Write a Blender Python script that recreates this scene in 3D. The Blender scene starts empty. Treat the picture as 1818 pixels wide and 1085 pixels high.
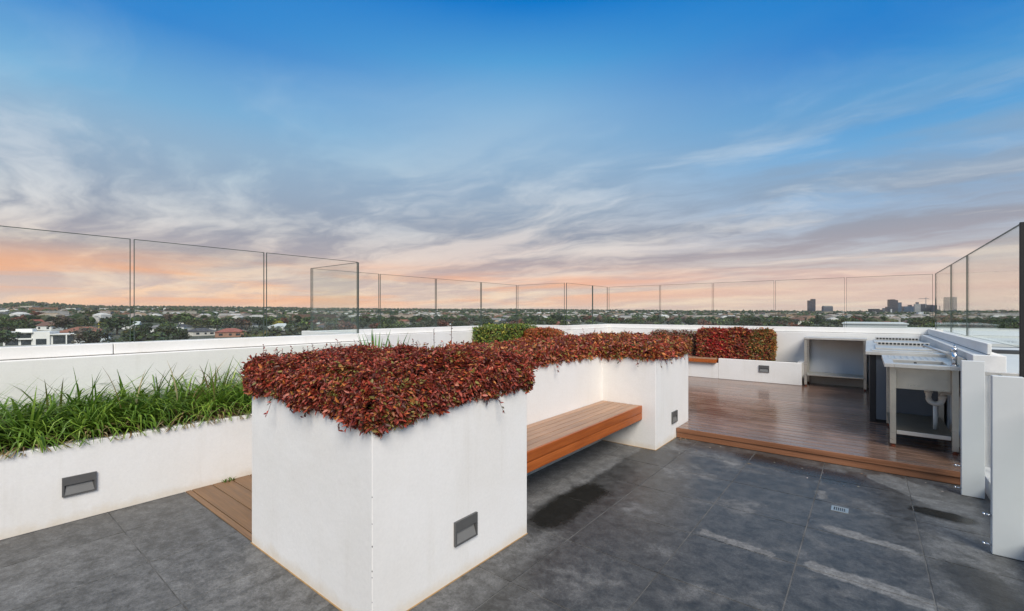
import bpy, bmesh, math, random
import numpy as np
from mathutils import Vector, Matrix, noise as mnoise
rad = math.radians
random.seed(7)
RNG = np.random.default_rng(11)
SC = bpy.context.scene
COL = SC.collection

# ------------------------------------------------------------------ camera
YAW = rad(38.44)
EYE = 1.55
cam_d = bpy.data.cameras.new('camera')
cam_d.sensor_width = 36.0
cam_d.lens = 36.0 * 795 / 1818
cam_d.shift_y = 14.5 / 1818
cam_d.clip_start = 0.05
cam_d.clip_end = 30000
cam = bpy.data.objects.new('camera', cam_d)
COL.objects.link(cam)
cam.location = (0, 0, EYE)
cam.rotation_euler = (rad(90), 0, YAW)
SC.camera = cam

# ------------------------------------------------------------------ sun, exposure
SUN_AZ, SUN_EL = rad(-40), rad(42)
sdir = Vector((math.cos(SUN_AZ) * math.cos(SUN_EL), math.sin(SUN_AZ) * math.cos(SUN_EL), math.sin(SUN_EL)))
sl = bpy.data.lights.new('sun', 'SUN')
sl.energy = 2.8
sl.angle = rad(34)
sl.color = (1.0, 0.92, 0.82)
so = bpy.data.objects.new('sun', sl)
COL.objects.link(so)
so.rotation_euler = sdir.to_track_quat('Z', 'Y').to_euler()
so.location = sdir * 60

vs = SC.view_settings
vs.view_transform = 'Standard'
vs.look = 'None'
vs.exposure = 0.5
vs.gamma = 1.0
vs.use_curve_mapping = False
SC.display_settings.display_device = 'sRGB'
SC.cycles.use_denoising = True
SC.cycles.max_bounces = 8
SC.cycles.transparent_max_bounces = 24
SC.cycles.caustics_reflective = False
SC.cycles.caustics_refractive = False
SC.cycles.sample_clamp_indirect = 6.0


# ------------------------------------------------------------------ node helpers
def lin(r, g, b):
    def c(v):
        v /= 255.0
        return v / 12.92 if v <= 0.04045 else ((v + 0.055) / 1.055) ** 2.4
    return (c(r), c(g), c(b), 1.0)


class NT:
    """tiny helper around a node tree"""
    def __init__(self, tree):
        self.t = tree
        tree.nodes.clear()

    def n(self, kind, **kw):
        nd = self.t.nodes.new(kind)
        for k, v in kw.items():
            setattr(nd, k, v)
        return nd

    def l(self, a, b):
        self.t.links.new(a, b)

    def put(self, sock, v):
        if isinstance(v, bpy.types.NodeSocket):
            self.l(v, sock)
        elif v is not None:
            if sock.type == 'RGBA' and not hasattr(v, '__len__'):
                v = (v, v, v, 1)
            if sock.type == 'RGBA' and len(v) == 3:
                v = (*v, 1)
            sock.default_value = v

    def math(self, op, a, b=None, c=None, clamp=False):
        nd = self.n('ShaderNodeMath', operation=op, use_clamp=clamp)
        for i, v in enumerate((a, b, c)):
            self.put(nd.inputs[i], v)
        return nd.outputs[0]

    def vmath(self, op, a, b=None, out=0):
        nd = self.n('ShaderNodeVectorMath', operation=op)
        self.put(nd.inputs[0], a)
        if b is not None:
            self.put(nd.inputs[3 if op == 'SCALE' else 1], b)
        return nd.outputs[out]

    def sep(self, v):
        nd = self.n('ShaderNodeSeparateXYZ')
        self.l(v, nd.inputs[0])
        return nd.outputs

    def comb(self, x, y, z):
        nd = self.n('ShaderNodeCombineXYZ')
        for i, v in enumerate((x, y, z)):
            self.put(nd.inputs[i], v)
        return nd.outputs[0]

    def noise(self, vec, scale, detail=4, rough=0.55, dist=0.0, col=False):
        nd = self.n('ShaderNodeTexNoise')
        if vec is not None:
            self.l(vec, nd.inputs['Vector'])
        nd.inputs['Scale'].default_value = scale
        nd.inputs['Detail'].default_value = detail
        nd.inputs['Roughness'].default_value = rough
        nd.inputs['Distortion'].default_value = dist
        return nd.outputs['Color' if col else 'Fac']

    def ramp(self, fac, stops, interp='LINEAR'):
        nd = self.n('ShaderNodeValToRGB')
        nd.color_ramp.interpolation = interp
        els = nd.color_ramp.elements
        while len(els) < len(stops):
            els.new(0.5)
        for e, (p, c) in zip(els, stops):
            e.position = p
            e.color = c if hasattr(c, '__len__') else (c, c, c, 1)
        self.put(nd.inputs[0], fac)
        return nd.outputs[0]

    def smooth(self, v, lo, hi):
        nd = self.n('ShaderNodeMapRange', interpolation_type='SMOOTHSTEP')
        self.put(nd.inputs[0], v)
        nd.inputs[1].default_value = lo
        nd.inputs[2].default_value = hi
        return nd.outputs[0]

    def remap(self, v, lo, hi, a, b):
        nd = self.n('ShaderNodeMapRange')
        self.put(nd.inputs[0], v)
        for i, q in zip((1, 2, 3, 4), (lo, hi, a, b)):
            nd.inputs[i].default_value = q
        return nd.outputs[0]

    def mix(self, fac, a, b, blend='MIX'):
        nd = self.n('ShaderNodeMix', data_type='RGBA', blend_type=blend)
        self.put(nd.inputs[0], fac)
        self.put(nd.inputs[6], a)
        self.put(nd.inputs[7], b)
        return nd.outputs[2]

    def bump(self, height, strength=0.3, dist=0.01, normal=None):
        nd = self.n('ShaderNodeBump')
        nd.inputs['Strength'].default_value = strength
        nd.inputs['Distance'].default_value = dist
        self.l(height, nd.inputs['Height'])
        if normal is not None:
            self.l(normal, nd.inputs['Normal'])
        return nd.outputs[0]

    def stretch(self, vec, s, loc=(0, 0, 0), rot=(0, 0, 0)):
        nd = self.n('ShaderNodeMapping')
        self.l(vec, nd.inputs[0])
        nd.inputs['Location'].default_value = loc
        nd.inputs['Rotation'].default_value = rot
        nd.inputs['Scale'].default_value = s
        return nd.outputs[0]

    def pos(self):
        return self.n('ShaderNodeNewGeometry').outputs['Position']

    def gen(self):
        return self.n('ShaderNodeTexCoord').outputs['Generated']

    def objc(self):
        return self.n('ShaderNodeTexCoord').outputs['Object']

    def rnd(self):
        return self.n('ShaderNodeObjectInfo').outputs['Random']


def mat(name):
    m = bpy.data.materials.new(name)
    m.use_nodes = True
    t = NT(m.node_tree)
    out = t.n('ShaderNodeOutputMaterial')
    b = t.n('ShaderNodeBsdfPrincipled')
    t.l(b.outputs[0], out.inputs[0])
    return m, t, b, out


def simple(name, col, rough=0.5, metal=0.0, var=0.06, scale=6.0, bump=0.0, bscale=120.0, spec=0.5):
    m, t, b, o = mat(name)
    p = t.pos()
    n = t.noise(p, scale, 5, 0.6)
    f = t.remap(n, 0.25, 0.75, 1 - var, 1 + var)
    t.put(b.inputs['Base Color'], t.vmath('SCALE', t.comb(*col[:3]), f))
    b.inputs['Roughness'].default_value = rough
    b.inputs['Metallic'].default_value = metal
    b.inputs['Specular IOR Level'].default_value = spec
    if bump:
        t.l(t.bump(t.noise(p, bscale, 3), bump, 0.004), b.inputs['Normal'])
    return m


# ------------------------------------------------------------------ world: daylight sky with evening cloud
world = bpy.data.worlds.new('World')
SC.world = world
world.use_nodes = True
t = NT(world.node_tree)
wo = t.n('ShaderNodeOutputWorld')
bg = t.n('ShaderNodeBackground')
t.l(bg.outputs[0], wo.inputs[0])
bg.inputs['Strength'].default_value = 0.1
nish = t.n('ShaderNodeTexSky', sky_type='NISHITA')
nish.sun_disc = False
nish.sun_elevation = SUN_EL
nish.sun_rotation = math.atan2(sdir.x, sdir.y)
nish.air_density = 1.0
nish.dust_density = 1.0
nish.ozone_density = 2.0
D = t.gen()
dx, dy, dz = t.sep(D)
el = t.math('MAXIMUM', dz, 0.0)
# colour of the clear and thinly veiled sky: cooler to the north-east, cloudier and warmer to the west
r_c = t.ramp(el, [(0.0, lin(248, 218, 190)), (0.046, lin(244, 216, 190)), (0.11, lin(228, 208, 198)), (0.194, lin(208, 208, 210)),
                  (0.305, lin(174, 197, 216)), (0.41, lin(138, 182, 218)), (0.49, lin(84, 160, 216)), (0.57, lin(6, 121, 204))])
r_l = t.ramp(el, [(0.0, lin(252, 202, 162)), (0.05, lin(248, 206, 174)), (0.10, lin(236, 214, 196)), (0.155, lin(216, 214, 212)),
                  (0.215, lin(198, 208, 216)), (0.284, lin(176, 204, 220)), (0.354, lin(122, 181, 221)), (0.46, lin(28, 130, 208))])
r_r = t.ramp(el, [(0.0, lin(220, 202, 184)), (0.05, lin(220, 204, 190)), (0.10, lin(196, 194, 197)), (0.165, lin(164, 184, 208)),
                  (0.21, lin(140, 177, 213)), (0.284, lin(106, 168, 217)), (0.354, lin(58, 150, 214)), (0.44, lin(6, 124, 205))])
hl = t.math('SQRT', t.math('ADD', t.math('MULTIPLY', dx, dx), t.math('ADD', t.math('MULTIPLY', dy, dy), 1e-5)))
sa_ = t.math('DIVIDE', t.math('ADD', t.math('MULTIPLY', dx, math.cos(YAW)), t.math('MULTIPLY', dy, math.sin(YAW))), hl)
base = t.mix(t.smooth(sa_, 0.0, -0.72), r_c, r_l)
base = t.mix(t.smooth(sa_, 0.0, 0.72), base, r_r)
# cloud sheet: the direction is carried onto a flat layer overhead
den = t.math('ADD', el, 0.10)
px_ = t.math('DIVIDE', dx, den)
py_ = t.math('DIVIDE', dy, den)
P = t.comb(px_, py_, 0.0)
W1 = t.noise(P, 0.55, 4, 0.55, 0.0, col=True)
Pw = t.vmath('ADD', P, t.vmath('SCALE', t.vmath('SUBTRACT', W1, (0.5, 0.5, 0.5)), 1.35))
Ps = t.stretch(Pw, (0.55, 1.45, 1.0), rot=(0, 0, rad(-58)))
Ps2 = t.stretch(Pw, (0.7, 1.5, 1.0), loc=(7.3, 2.1, 0), rot=(0, 0, rad(-25)))
n1 = t.noise(Ps, 0.95, 10, 0.60, 0.25)
n2 = t.noise(Ps2, 0.85, 10, 0.62, 0.2)
n3 = t.noise(Pw, 0.40, 5, 0.55, 0.2)
# soft grey-mauve veils
veil = t.smooth(t.math('ADD', t.math('MULTIPLY', n1, 0.8), t.math('MULTIPLY', n3, 0.35)), 0.44, 0.64)
fadeup = t.smooth(el, 0.52, 0.16)
veil = t.math('MULTIPLY', t.math('MULTIPLY', veil, t.remap(sa_, -0.8, 0.2, 0.98, 1.0)), t.math('ADD', t.math('MULTIPLY', fadeup, 0.86), 0.12))
veilc = t.ramp(el, [(0.0, lin(222, 192, 174)), (0.05, lin(208, 182, 174)), (0.11, lin(174, 164, 168)), (0.165, lin(152, 158, 172)),
                    (0.23, lin(144, 165, 188)), (0.36, lin(120, 168, 208)), (0.6, lin(70, 138, 208))])
sky1 = t.mix(veil, base, veilc)
# bright pale wisps
wisp = t.smooth(n2, 0.46, 0.70)
wisp = t.math('MULTIPLY', wisp, t.math('MULTIPLY', t.smooth(el, 0.52, 0.22), 0.66))
wispc = t.ramp(el, [(0.0, lin(250, 222, 190)), (0.08, lin(246, 222, 202)), (0.18, lin(226, 226, 226)), (0.4, lin(176, 206, 230))])
sky2 = t.mix(wisp, sky1, wispc)
# low warm bands, stronger towards the evening side
band = t.noise(t.comb(t.math('MULTIPLY', px_, 0.30), t.math('MULTIPLY', py_, 0.30), t.math('MULTIPLY', el, 26.0)), 0.62, 6, 0.55, 0.5)
glow_az = t.math('ADD', t.math('MULTIPLY', dx, -0.985), t.math('MULTIPLY', dy, 0.17))
gaz = t.smooth(glow_az, 0.05, 1.0)
lowm = t.math('MULTIPLY', t.smooth(el, 0.125, 0.05), t.smooth(el, -0.01, 0.055))
warm = t.math('MULTIPLY', t.smooth(band, 0.43, 0.60), lowm)
warm = t.math('MULTIPLY', warm, t.math('ADD', t.math('MULTIPLY', gaz, 0.86), 0.28), clamp=True)
warmc = t.mix(gaz, lin(242, 192, 172), lin(255, 176, 122))
sky3 = t.mix(warm, sky2, warmc)
# unseen cloud deck added overhead to turn the blue fill light neutral
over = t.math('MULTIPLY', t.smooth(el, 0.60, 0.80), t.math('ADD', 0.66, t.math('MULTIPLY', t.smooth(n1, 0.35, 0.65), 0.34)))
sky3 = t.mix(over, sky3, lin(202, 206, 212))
K = 10.0 / (2 ** vs.exposure)
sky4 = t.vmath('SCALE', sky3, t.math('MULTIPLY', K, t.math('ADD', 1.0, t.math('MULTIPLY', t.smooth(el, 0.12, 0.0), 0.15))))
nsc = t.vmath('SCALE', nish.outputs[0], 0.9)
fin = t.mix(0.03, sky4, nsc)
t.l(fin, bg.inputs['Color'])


# ------------------------------------------------------------------ mesh helpers
class MB:
    """collects faces of one part"""
    def __init__(self):
        self.v, self.f, self.m = [], [], []

    def add(self, vs_, fs_, mi=0):
        o = len(self.v)
        self.v += [tuple(p) for p in vs_]
        self.f += [tuple(i + o for i in f) for f in fs_]
        self.m += [mi] * len(fs_)

    def box(self, x0, x1, y0, y1, z0, z1, mi=0, bev=0.0):
        if bev <= 0:
            self.add([(x0, y0, z0), (x1, y0, z0), (x1, y1, z0), (x0, y1, z0),
                      (x0, y0, z1), (x1, y0, z1), (x1, y1, z1), (x0, y1, z1)],
                     [(0, 3, 2, 1), (4, 5, 6, 7), (0, 1, 5, 4), (1, 2, 6, 5), (2, 3, 7, 6), (3, 0, 4, 7)], mi)
            return
        bm = bmesh.new()
        bmesh.ops.create_cube(bm, size=1)
        for v in bm.verts:
            v.co = Vector(((x0 + x1) / 2 + v.co.x * (x1 - x0), (y0 + y1) / 2 + v.co.y * (y1 - y0), (z0 + z1) / 2 + v.co.z * (z1 - z0)))
        bmesh.ops.bevel(bm, geom=list(bm.edges), offset=bev, segments=2, affect='EDGES', profile=0.5)
        self.bm(bm, mi)

    def bm(self, bm, mi=0):
        bm.verts.index_update()
        self.add([v.co[:] for v in bm.verts], [[v.index for v in f.verts] for f in bm.faces], mi)
        bm.free()

    def prism(self, pts, z0, z1, mi=0, bev=0.0):
        bm = bmesh.new()
        lo = [bm.verts.new((x, y, z0)) for x, y in pts]
        f = bm.faces.new(lo)
        r = bmesh.ops.extrude_face_region(bm, geom=[f])
        for g in r['geom']:
            if isinstance(g, bmesh.types.BMVert):
                g.co.z = z1
        bmesh.ops.recalc_face_normals(bm, faces=bm.faces)
        if bev:
            bmesh.ops.bevel(bm, geom=list(bm.edges), offset=bev, segments=2, affect='EDGES', profile=0.5)
        self.bm(bm, mi)

    def tube(self, pts, r, n=10, mi=0, cap=True):
        pts = [Vector(p) for p in pts]
        rs = r if hasattr(r, '__len__') else [r] * len(pts)
        rings = []
        for i, p in enumerate(pts):
            d = (pts[min(i + 1, len(pts) - 1)] - pts[max(i - 1, 0)]).normalized()
            u = d.cross(Vector((0, 0, 1)))
            if u.length < 1e-3:
                u = d.cross(Vector((0, 1, 0)))
            u.normalize()
            w = d.cross(u)
            rings.append([p + (u * math.cos(6.28318 * k / n) + w * math.sin(6.28318 * k / n)) * rs[i] for k in range(n)])
        vs_ = [q for ring in rings for q in ring]
        fs_ = []
        for i in range(len(pts) - 1):
            for k in range(n):
                a, b = i * n + k, i * n + (k + 1) % n
                fs_.append((a, b, b + n, a + n))
        if cap:
            fs_.append(tuple(range(n - 1, -1, -1)))
            fs_.append(tuple(range((len(pts) - 1) * n, len(pts) * n)))
        self.add(vs_, fs_, mi)

    def mesh(self, name, mats, smooth=False):
        me = bpy.data.meshes.new(name)
        me.from_pydata(self.v, [], self.f)
        for m_ in (mats if isinstance(mats, (list, tuple)) else [mats]):
            me.materials.append(m_)
        if any(self.m):
            me.polygons.foreach_set('material_index', self.m)
        if smooth:
            me.polygons.foreach_set('use_smooth', [True] * len(me.polygons))
        me.update()
        return me

    def build(self, name, mats, parent=None, smooth=False, loc=None):
        return link(name, self.mesh(name, mats, smooth), parent, loc)


def link(name, data, parent=None, loc=None):
    o = bpy.data.objects.new(name, data)
    COL.objects.link(o)
    if parent is not None:
        o.parent = parent
        if parent.location.length > 0 or parent.parent is not None:
            pass
    if loc is not None:
        o.location = loc
    return o


def tag(o, label=None, cat=None, group=None, kind=None):
    if label:
        o['label'] = label
    if cat:
        o['category'] = cat
    if group:
        o['group'] = group
    if kind:
        o['kind'] = kind
    return o


def thing(name, label, cat, group=None):
    """empty at the origin; parts are modelled in world coordinates under it"""
    o = bpy.data.objects.new(name, None)
    o.empty_display_size = 0.1
    COL.objects.link(o)
    return tag(o, label, cat, group)


def structure(o):
    o['kind'] = 'structure'
    return o


# ------------------------------------------------------------------ materials
def render_white():
    m, t, b, o = mat('white_render')
    p = t.pos()
    big = t.noise(p, 1.3, 5, 0.6)
    st = t.noise(t.stretch(p, (7, 7, 0.5)), 1.0, 5, 0.65)
    fine = t.noise(p, 60, 4, 0.6)
    c = t.mix(t.smooth(big, 0.3, 0.75), lin(233, 232, 229), lin(226, 224, 219))
    c = t.mix(t.math('MULTIPLY', t.smooth(st, 0.52, 0.80), 0.30), c, lin(206, 202, 192))
    x, y, z = t.sep(p)
    # splash dirt along the foot, ragged
    foot = t.math('ADD', z, t.math('MULTIPLY', t.noise(p, 6, 6, 0.7), -0.16))
    c = t.mix(t.math('MULTIPLY', t.smooth(foot, 0.01, -0.08), 0.42), c, lin(206, 188, 156))
    t.put(b.inputs['Base Color'], t.vmath('SCALE', c, t.remap(fine, 0.3, 0.7, 0.97, 1.02)))
    b.inputs['Roughness'].default_value = 0.85
    b.inputs['Specular IOR Level'].default_value = 0.25
    h = t.math('ADD', t.math('MULTIPLY', t.noise(p, 230, 3, 0.6), 0.5), t.math('MULTIPLY', t.noise(p, 22, 4, 0.5), 1.2))
    nb = t.bump(h, 0.26, 0.004)
    t.l(t.bump(t.noise(p, 2.2, 3, 0.5), 0.10, 0.03, nb), b.inputs['Normal'])
    return m


def tile_mat():
    m, t, b, o = mat('wet_stone_tile')
    p = t.pos()
    x, y, z = t.sep(p)
    P2 = t.comb(x, y, 0.0)
    wn = t.vmath('SUBTRACT', t.noise(P2, 4.5, 6, 0.62, 0, True), (0.5, 0.5, 0.5))
    Pw = t.vmath('ADD', P2, t.vmath('SCALE', wn, 0.17))
    wn2 = t.vmath('SUBTRACT', t.noise(P2, 26, 5, 0.7, 0, True), (0.5, 0.5, 0.5))
    Pw = t.vmath('ADD', Pw, t.vmath('SCALE', wn2, 0.055))
    wx, wy, wz = t.sep(Pw)

    def seg(a, b_, r):
        """signed distance to a stain drawn along a segment (inside < 0)"""
        a, b_ = Vector((*a, 0)), Vector((*b_, 0))
        d = b_ - a
        pa = t.vmath('SUBTRACT', Pw, tuple(a))
        h = t.math('DIVIDE', t.vmath('DOT_PRODUCT', pa, tuple(d), out=1), d.dot(d), clamp=True)
        q = t.vmath('SUBTRACT', pa, t.vmath('SCALE', t.comb(*d), h))
        return t.math('SUBTRACT', t.vmath('LENGTH', q, out=1), r)

    big = t.noise(P2, 0.9, 5, 0.6, 0.4)
    mid = t.noise(P2, 3.2, 8, 0.68, 0.3)
    # wet = 1 over most of the open floor, dried in patches
    speck0 = t.noise(P2, 21, 6, 0.72)
    wet = t.smooth(t.math('ADD', t.math('MULTIPLY', big, 0.55), t.math('MULTIPLY', mid, 0.55)), 0.44, 0.55)
    wet = t.math('ADD', t.math('MULTIPLY', wet, 0.50), 0.50)
    dry = None

    def gather(v, soft):
        nonlocal dry
        k = t.smooth(v, soft, -soft)
        dry = k if dry is None else t.math('MAXIMUM', dry, k)
    gather(seg((-0.91, 3.33), (-0.50, 3.30), 0.040), 0.012)
    gather(seg((-0.24, 3.31), (0.24, 3.24), 0.065), 0.012)
    gather(seg((-0.21, 3.97), (0.20, 3.90), 0.05), 0.012)
    gather(seg((-0.32, 4.72), (-0.30, 4.55), 0.03), 0.010)
    gather(seg((-1.15, 5.08), (-1.05, 5.04), 0.03), 0.010)
    gather(seg((0.17, 5.45), (0.50, 5.05), 0.16), 0.02)
    # the dry strip only lies under the seat, not over the floor on the far side of the planter
    under = t.math('MULTIPLY', t.smooth(wy, 2.45, 2.6), t.smooth(wx, -3.0, -2.9))
    strip = t.math('MULTIPLY', t.smooth(wx, -2.0, -2.06), under)
    dry = t.math('MAXIMUM', dry, strip)
    # right-hand edge and the skirt along the planter dry out in speckles
    edge = t.smooth(wx, 0.20, 0.42)
    skirt = t.math('MULTIPLY', t.smooth(wx, -1.58, -1.74), t.smooth(wy, 2.75, 2.45))
    speck = t.smooth(t.noise(P2, 17, 6, 0.75), 0.36, 0.56)
    dry = t.math('MAXIMUM', dry, t.math('MULTIPLY', t.math('MAXIMUM', edge, skirt), t.math('ADD', t.math('MULTIPLY', speck, 0.55), 0.25)))
    # standing puddles, darkest and smoothest
    pud = t.smooth(seg((0.36, 4.78), (0.52, 4.74), 0.10), 0.03, -0.03)
    pud = t.math('MAXIMUM', pud, t.smooth(seg((-1.90, 2.82), (-1.90, 3.5), 0.15), 0.07, -0.05))
    pud = t.math('MAXIMUM', pud, t.math('MULTIPLY', t.smooth(seg((-0.95, 5.38), (-0.2, 5.2), 0.16), 0.09, -0.06), 0.9))
    pud = t.math('MAXIMUM', pud, t.math('MULTIPLY', t.smooth(seg((0.45, 3.8), (0.6, 3.4), 0.13), 0.08, -0.06), 0.7))
    wet = t.math('MULTIPLY', wet, t.math('SUBTRACT', 1.0, t.math('MULTIPLY', dry, t.remap(speck0, 0.3, 0.7, 0.62, 0.98))))
    wet = t.math('MAXIMUM', wet, pud)
    grain = t.noise(P2, 150, 4, 0.7)
    blot = t.noise(P2, 10, 6, 0.7, 0.3)
    drygrey = t.mix(t.smooth(blot, 0.3, 0.7), lin(98, 98, 97), lin(130, 130, 129))
    wetgrey = t.mix(t.smooth(blot, 0.3, 0.7), lin(55, 55, 54), lin(82, 82, 81))
    c = t.mix(wet, drygrey, wetgrey)
    c = t.mix(t.math('MULTIPLY', pud, 0.85), c, lin(30, 29, 26))
    rnd = t.rnd()
    sp_ = t.noise(P2, 55, 4, 0.75)
    c = t.vmath('SCALE', c, t.remap(sp_, 0.3, 0.7, 0.72, 1.28))
    c = t.vmath('SCALE', c, t.math('MULTIPLY', t.remap(grain, 0.3, 0.7, 0.75, 1.25), t.remap(rnd, 0, 1, 0.86, 1.12)))
    t.put(b.inputs['Base Color'], c)
    b.inputs['Specular IOR Level'].default_value = 0.28
    b.inputs['Specular Tint'].default_value = (1.0, 0.86, 0.70, 1)
    rg = t.math('SUBTRACT', 0.72, t.math('MULTIPLY', wet, 0.38))
    rg = t.math('SUBTRACT', rg, t.math('MULTIPLY', pud, 0.12))
    rg = t.math('ADD', rg, t.math('MULTIPLY', t.math('SUBTRACT', blot, 0.5), 0.25))
    t.put(b.inputs['Roughness'], rg)
    h = t.math('ADD', t.math('MULTIPLY', grain, 0.6), t.noise(P2, 32, 5, 0.6))
    nb = t.bump(h, 0.22, 0.0035)
    t.l(nb, b.inputs['Normal'])
    return m


def wood(name, c1, c2, rough=(0.28, 0.5), axis=0, wetv=0.0, bumpk=0.35):
    m, t, b, o = mat(name)
    p = t.pos()
    r = t.rnd()
    off = t.vmath('SCALE', t.comb(3.1, 7.7, 5.3), r)
    q = t.vmath('ADD', p, off)
    sc = [26, 26, 26]
    sc[axis] = 1.2
    g = t.noise(t.stretch(q, tuple(sc)), 1.0, 6, 0.62, 0.6)
    sc2 = [120, 120, 120]
    sc2[axis] = 3.0
    g2 = t.noise(t.stretch(q, tuple(sc2)), 1.0, 4, 0.6)
    blot = t.noise(p, 1.7, 6, 0.65, 0.4)
    c = t.mix(t.smooth(g, 0.28, 0.72), c1, c2)
    c = t.vmath('SCALE', c, t.math('MULTIPLY', t.remap(r, 0, 1, 0.84, 1.16), t.remap(g2, 0.3, 0.7, 0.86, 1.14)))
    wetm = t.smooth(blot, 0.36, 0.62)
    c = t.vmath('SCALE', c, t.math('SUBTRACT', 1.0, t.math('MULTIPLY', wetm, 0.42 * wetv)))
    t.put(b.inputs['Base Color'], c)
    rg = t.remap(g, 0.3, 0.7, rough[0], rough[1])
    rg = t.math('SUBTRACT', rg, t.math('MULTIPLY', wetm, 0.13 * wetv))
    t.put(b.inputs['Roughness'], rg)
    # machined grooves run along the board
    t.l(t.bump(t.math('ADD', g, t.math('MULTIPLY', g2, 0.7)), bumpk, 0.002), b.inputs['Normal'])
    return m


def steel_mat(name='brushed_steel', col=(0.66, 0.63, 0.55), r0=0.20, r1=0.36, metal=0.80):
    m, t, b, o = mat(name)
    p = t.pos()
    n = t.noise(t.stretch(p, (3, 90, 90)), 1.0, 4, 0.6)
    n2 = t.noise(p, 5, 5, 0.6)
    c = t.mix(t.smooth(n2, 0.3, 0.75), (*col, 1), tuple(v * 0.84 for v in col) + (1,))
    t.put(b.inputs['Base Color'], c)
    b.inputs['Metallic'].default_value = metal
    t.put(b.inputs['Roughness'], t.math('ADD', t.remap(n, 0.3, 0.7, r0, r1), t.math('MULTIPLY', n2, 0.12)))
    return m


def glass_mat():
    m, t, b, o = mat('clear_glass')
    t.t.nodes.remove(b)
    tr = t.n('ShaderNodeBsdfTransparent')
    tr.inputs[0].default_value = (0.972, 0.988, 0.982, 1)
    gl = t.n('ShaderNodeBsdfGlossy')
    gl.inputs['Roughness'].default_value = 0.0
    gl.inputs['Color'].default_value = (0.9, 0.95, 0.93, 1)
    lw = t.n('ShaderNodeLayerWeight')
    lw.inputs[0].default_value = 0.5
    fr = t.math('ADD', 0.04, t.math('MULTIPLY', 0.96, t.math('POWER', lw.outputs['Facing'], 5.0)))
    # dried water marks and dust, denser near the foot of the pane
    p = t.pos()
    x, y, z = t.sep(p)
    dirt = t.smooth(t.noise(p, 38, 5, 0.75), 0.52, 0.80)
    foot = t.smooth(z, 1.62, 1.22)
    df = t.n('ShaderNodeBsdfDiffuse')
    df.inputs[0].default_value = (0.75, 0.77, 0.76, 1)
    mx = t.n('ShaderNodeMixShader')
    t.l(t.math('MULTIPLY', fr, 0.42), mx.inputs[0])
    t.l(tr.outputs[0], mx.inputs[1])
    t.l(gl.outputs[0], mx.inputs[2])
    mx2 = t.n('ShaderNodeMixShader')
    t.l(t.math('ADD', t.math('MULTIPLY', t.math('MULTIPLY', dirt, foot), 0.16), 0.012), mx2.inputs[0])
    t.l(mx.outputs[0], mx2.inputs[1])
    t.l(df.outputs[0], mx2.inputs[2])
    t.l(mx2.outputs[0], o.inputs[0])
    return m


def leaf_mat(name, rough=0.42, trans=0.25, spec=0.5):
    m, t, b, o = mat(name)
    a = t.n('ShaderNodeAttribute', attribute_name='Col')
    t.put(b.inputs['Base Color'], a.outputs['Color'])
    b.inputs['Roughness'].default_value = rough
    b.inputs['Specular IOR Level'].default_value = spec
    tl = t.n('ShaderNodeBsdfTranslucent')
    t.l(a.outputs['Color'], tl.inputs[0])
    mx = t.n('ShaderNodeMixShader')
    mx.inputs[0].default_value = trans
    t.l(b.outputs[0], mx.inputs[1])
    t.l(tl.outputs[0], mx.inputs[2])
    t.l(mx.outputs[0], o.inputs[0])
    return m


def rand_mat(name, stops, rough=0.7, noise_scale=0.6, var=0.15):
    """a colour chosen per object, with some unevenness"""
    m, t, b, o = mat(name)
    c = t.ramp(t.rnd(), stops, 'CONSTANT')
    n = t.noise(t.pos(), noise_scale, 4, 0.6)
    t.put(b.inputs['Base Color'], t.vmath('SCALE', c, t.remap(n, 0.3, 0.7, 1 - var, 1 + var)))
    b.inputs['Roughness'].default_value = rough
    return m


M = {}
M['white'] = render_white()
M['tile'] = tile_mat()
M['grout'] = simple('grout', (0.115, 0.113, 0.108), 0.9, var=0.8, scale=3.5)
M['deck'] = wood('wet_brown_decking', lin(116, 90, 75), lin(150, 120, 102), (0.12, 0.25), 0, 0.6)
M['decksub'] = simple('dark_joist', (0.02, 0.015, 0.012), 0.8)
M['deckface'] = wood('deck_fascia', lin(126, 84, 58), lin(154, 106, 76), (0.35, 0.55), 0, 0.2)
M['walk'] = wood('walkway_board', lin(112, 84, 58), lin(136, 104, 74), (0.45, 0.62), 0, 0.2)
M['seat'] = wood('seat_slat', lin(150, 116, 92), lin(178, 142, 114), (0.36, 0.52), 1, 0.3)
M['seatface'] = wood('oiled_seat_face', lin(150, 74, 26), lin(180, 98, 42), (0.34, 0.5), 1, 0.1)
M['steel'] = steel_mat()
M['steel_light'] = steel_mat('bright_steel', (0.74, 0.72, 0.67), 0.24, 0.40, 0.62)
M['steel_dark'] = steel_mat('brown_steel', (0.24, 0.21, 0.16), 0.3, 0.5, 0.7)  # darker, browner base than the other steels, for the sink's lower shelf
M['chrome'] = steel_mat('chrome', (0.75, 0.75, 0.76), 0.06, 0.14, 1.0)
M['glass'] = glass_mat()
M['gedge'] = simple('glass_edge', (0.075, 0.10, 0.09), 0.5, var=0.1, spec=0.12)
M['lampmetal'] = simple('grey_light_housing', lin(98, 98, 97), 0.5, 0.3, 0.08, 20)
M['lampdark'] = simple('light_recess', lin(62, 62, 62), 0.55, 0.0, 0.1, 20)
M['lamplens'] = simple('frosted_lens', lin(120, 120, 118), 0.35, 0.0, 0.05, 20)
M['seal'] = simple('tan_sealant', lin(168, 136, 92), 0.7, var=0.3, scale=14)
M['soil'] = simple('soil', (0.035, 0.024, 0.016), 0.95, var=0.4, scale=25, bump=0.8, bscale=50)
M['dark'] = simple('black_panel', lin(34, 36, 40), 0.4)
M['grey'] = simple('grey_panel', lin(112, 118, 124), 0.45, var=0.03)
M['pvc'] = simple('white_pvc', (0.72, 0.71, 0.66), 0.35, var=0.04)
M['finwhite'] = simple('white_powder_coat', lin(206, 209, 208), 0.42, var=0.02)
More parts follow.
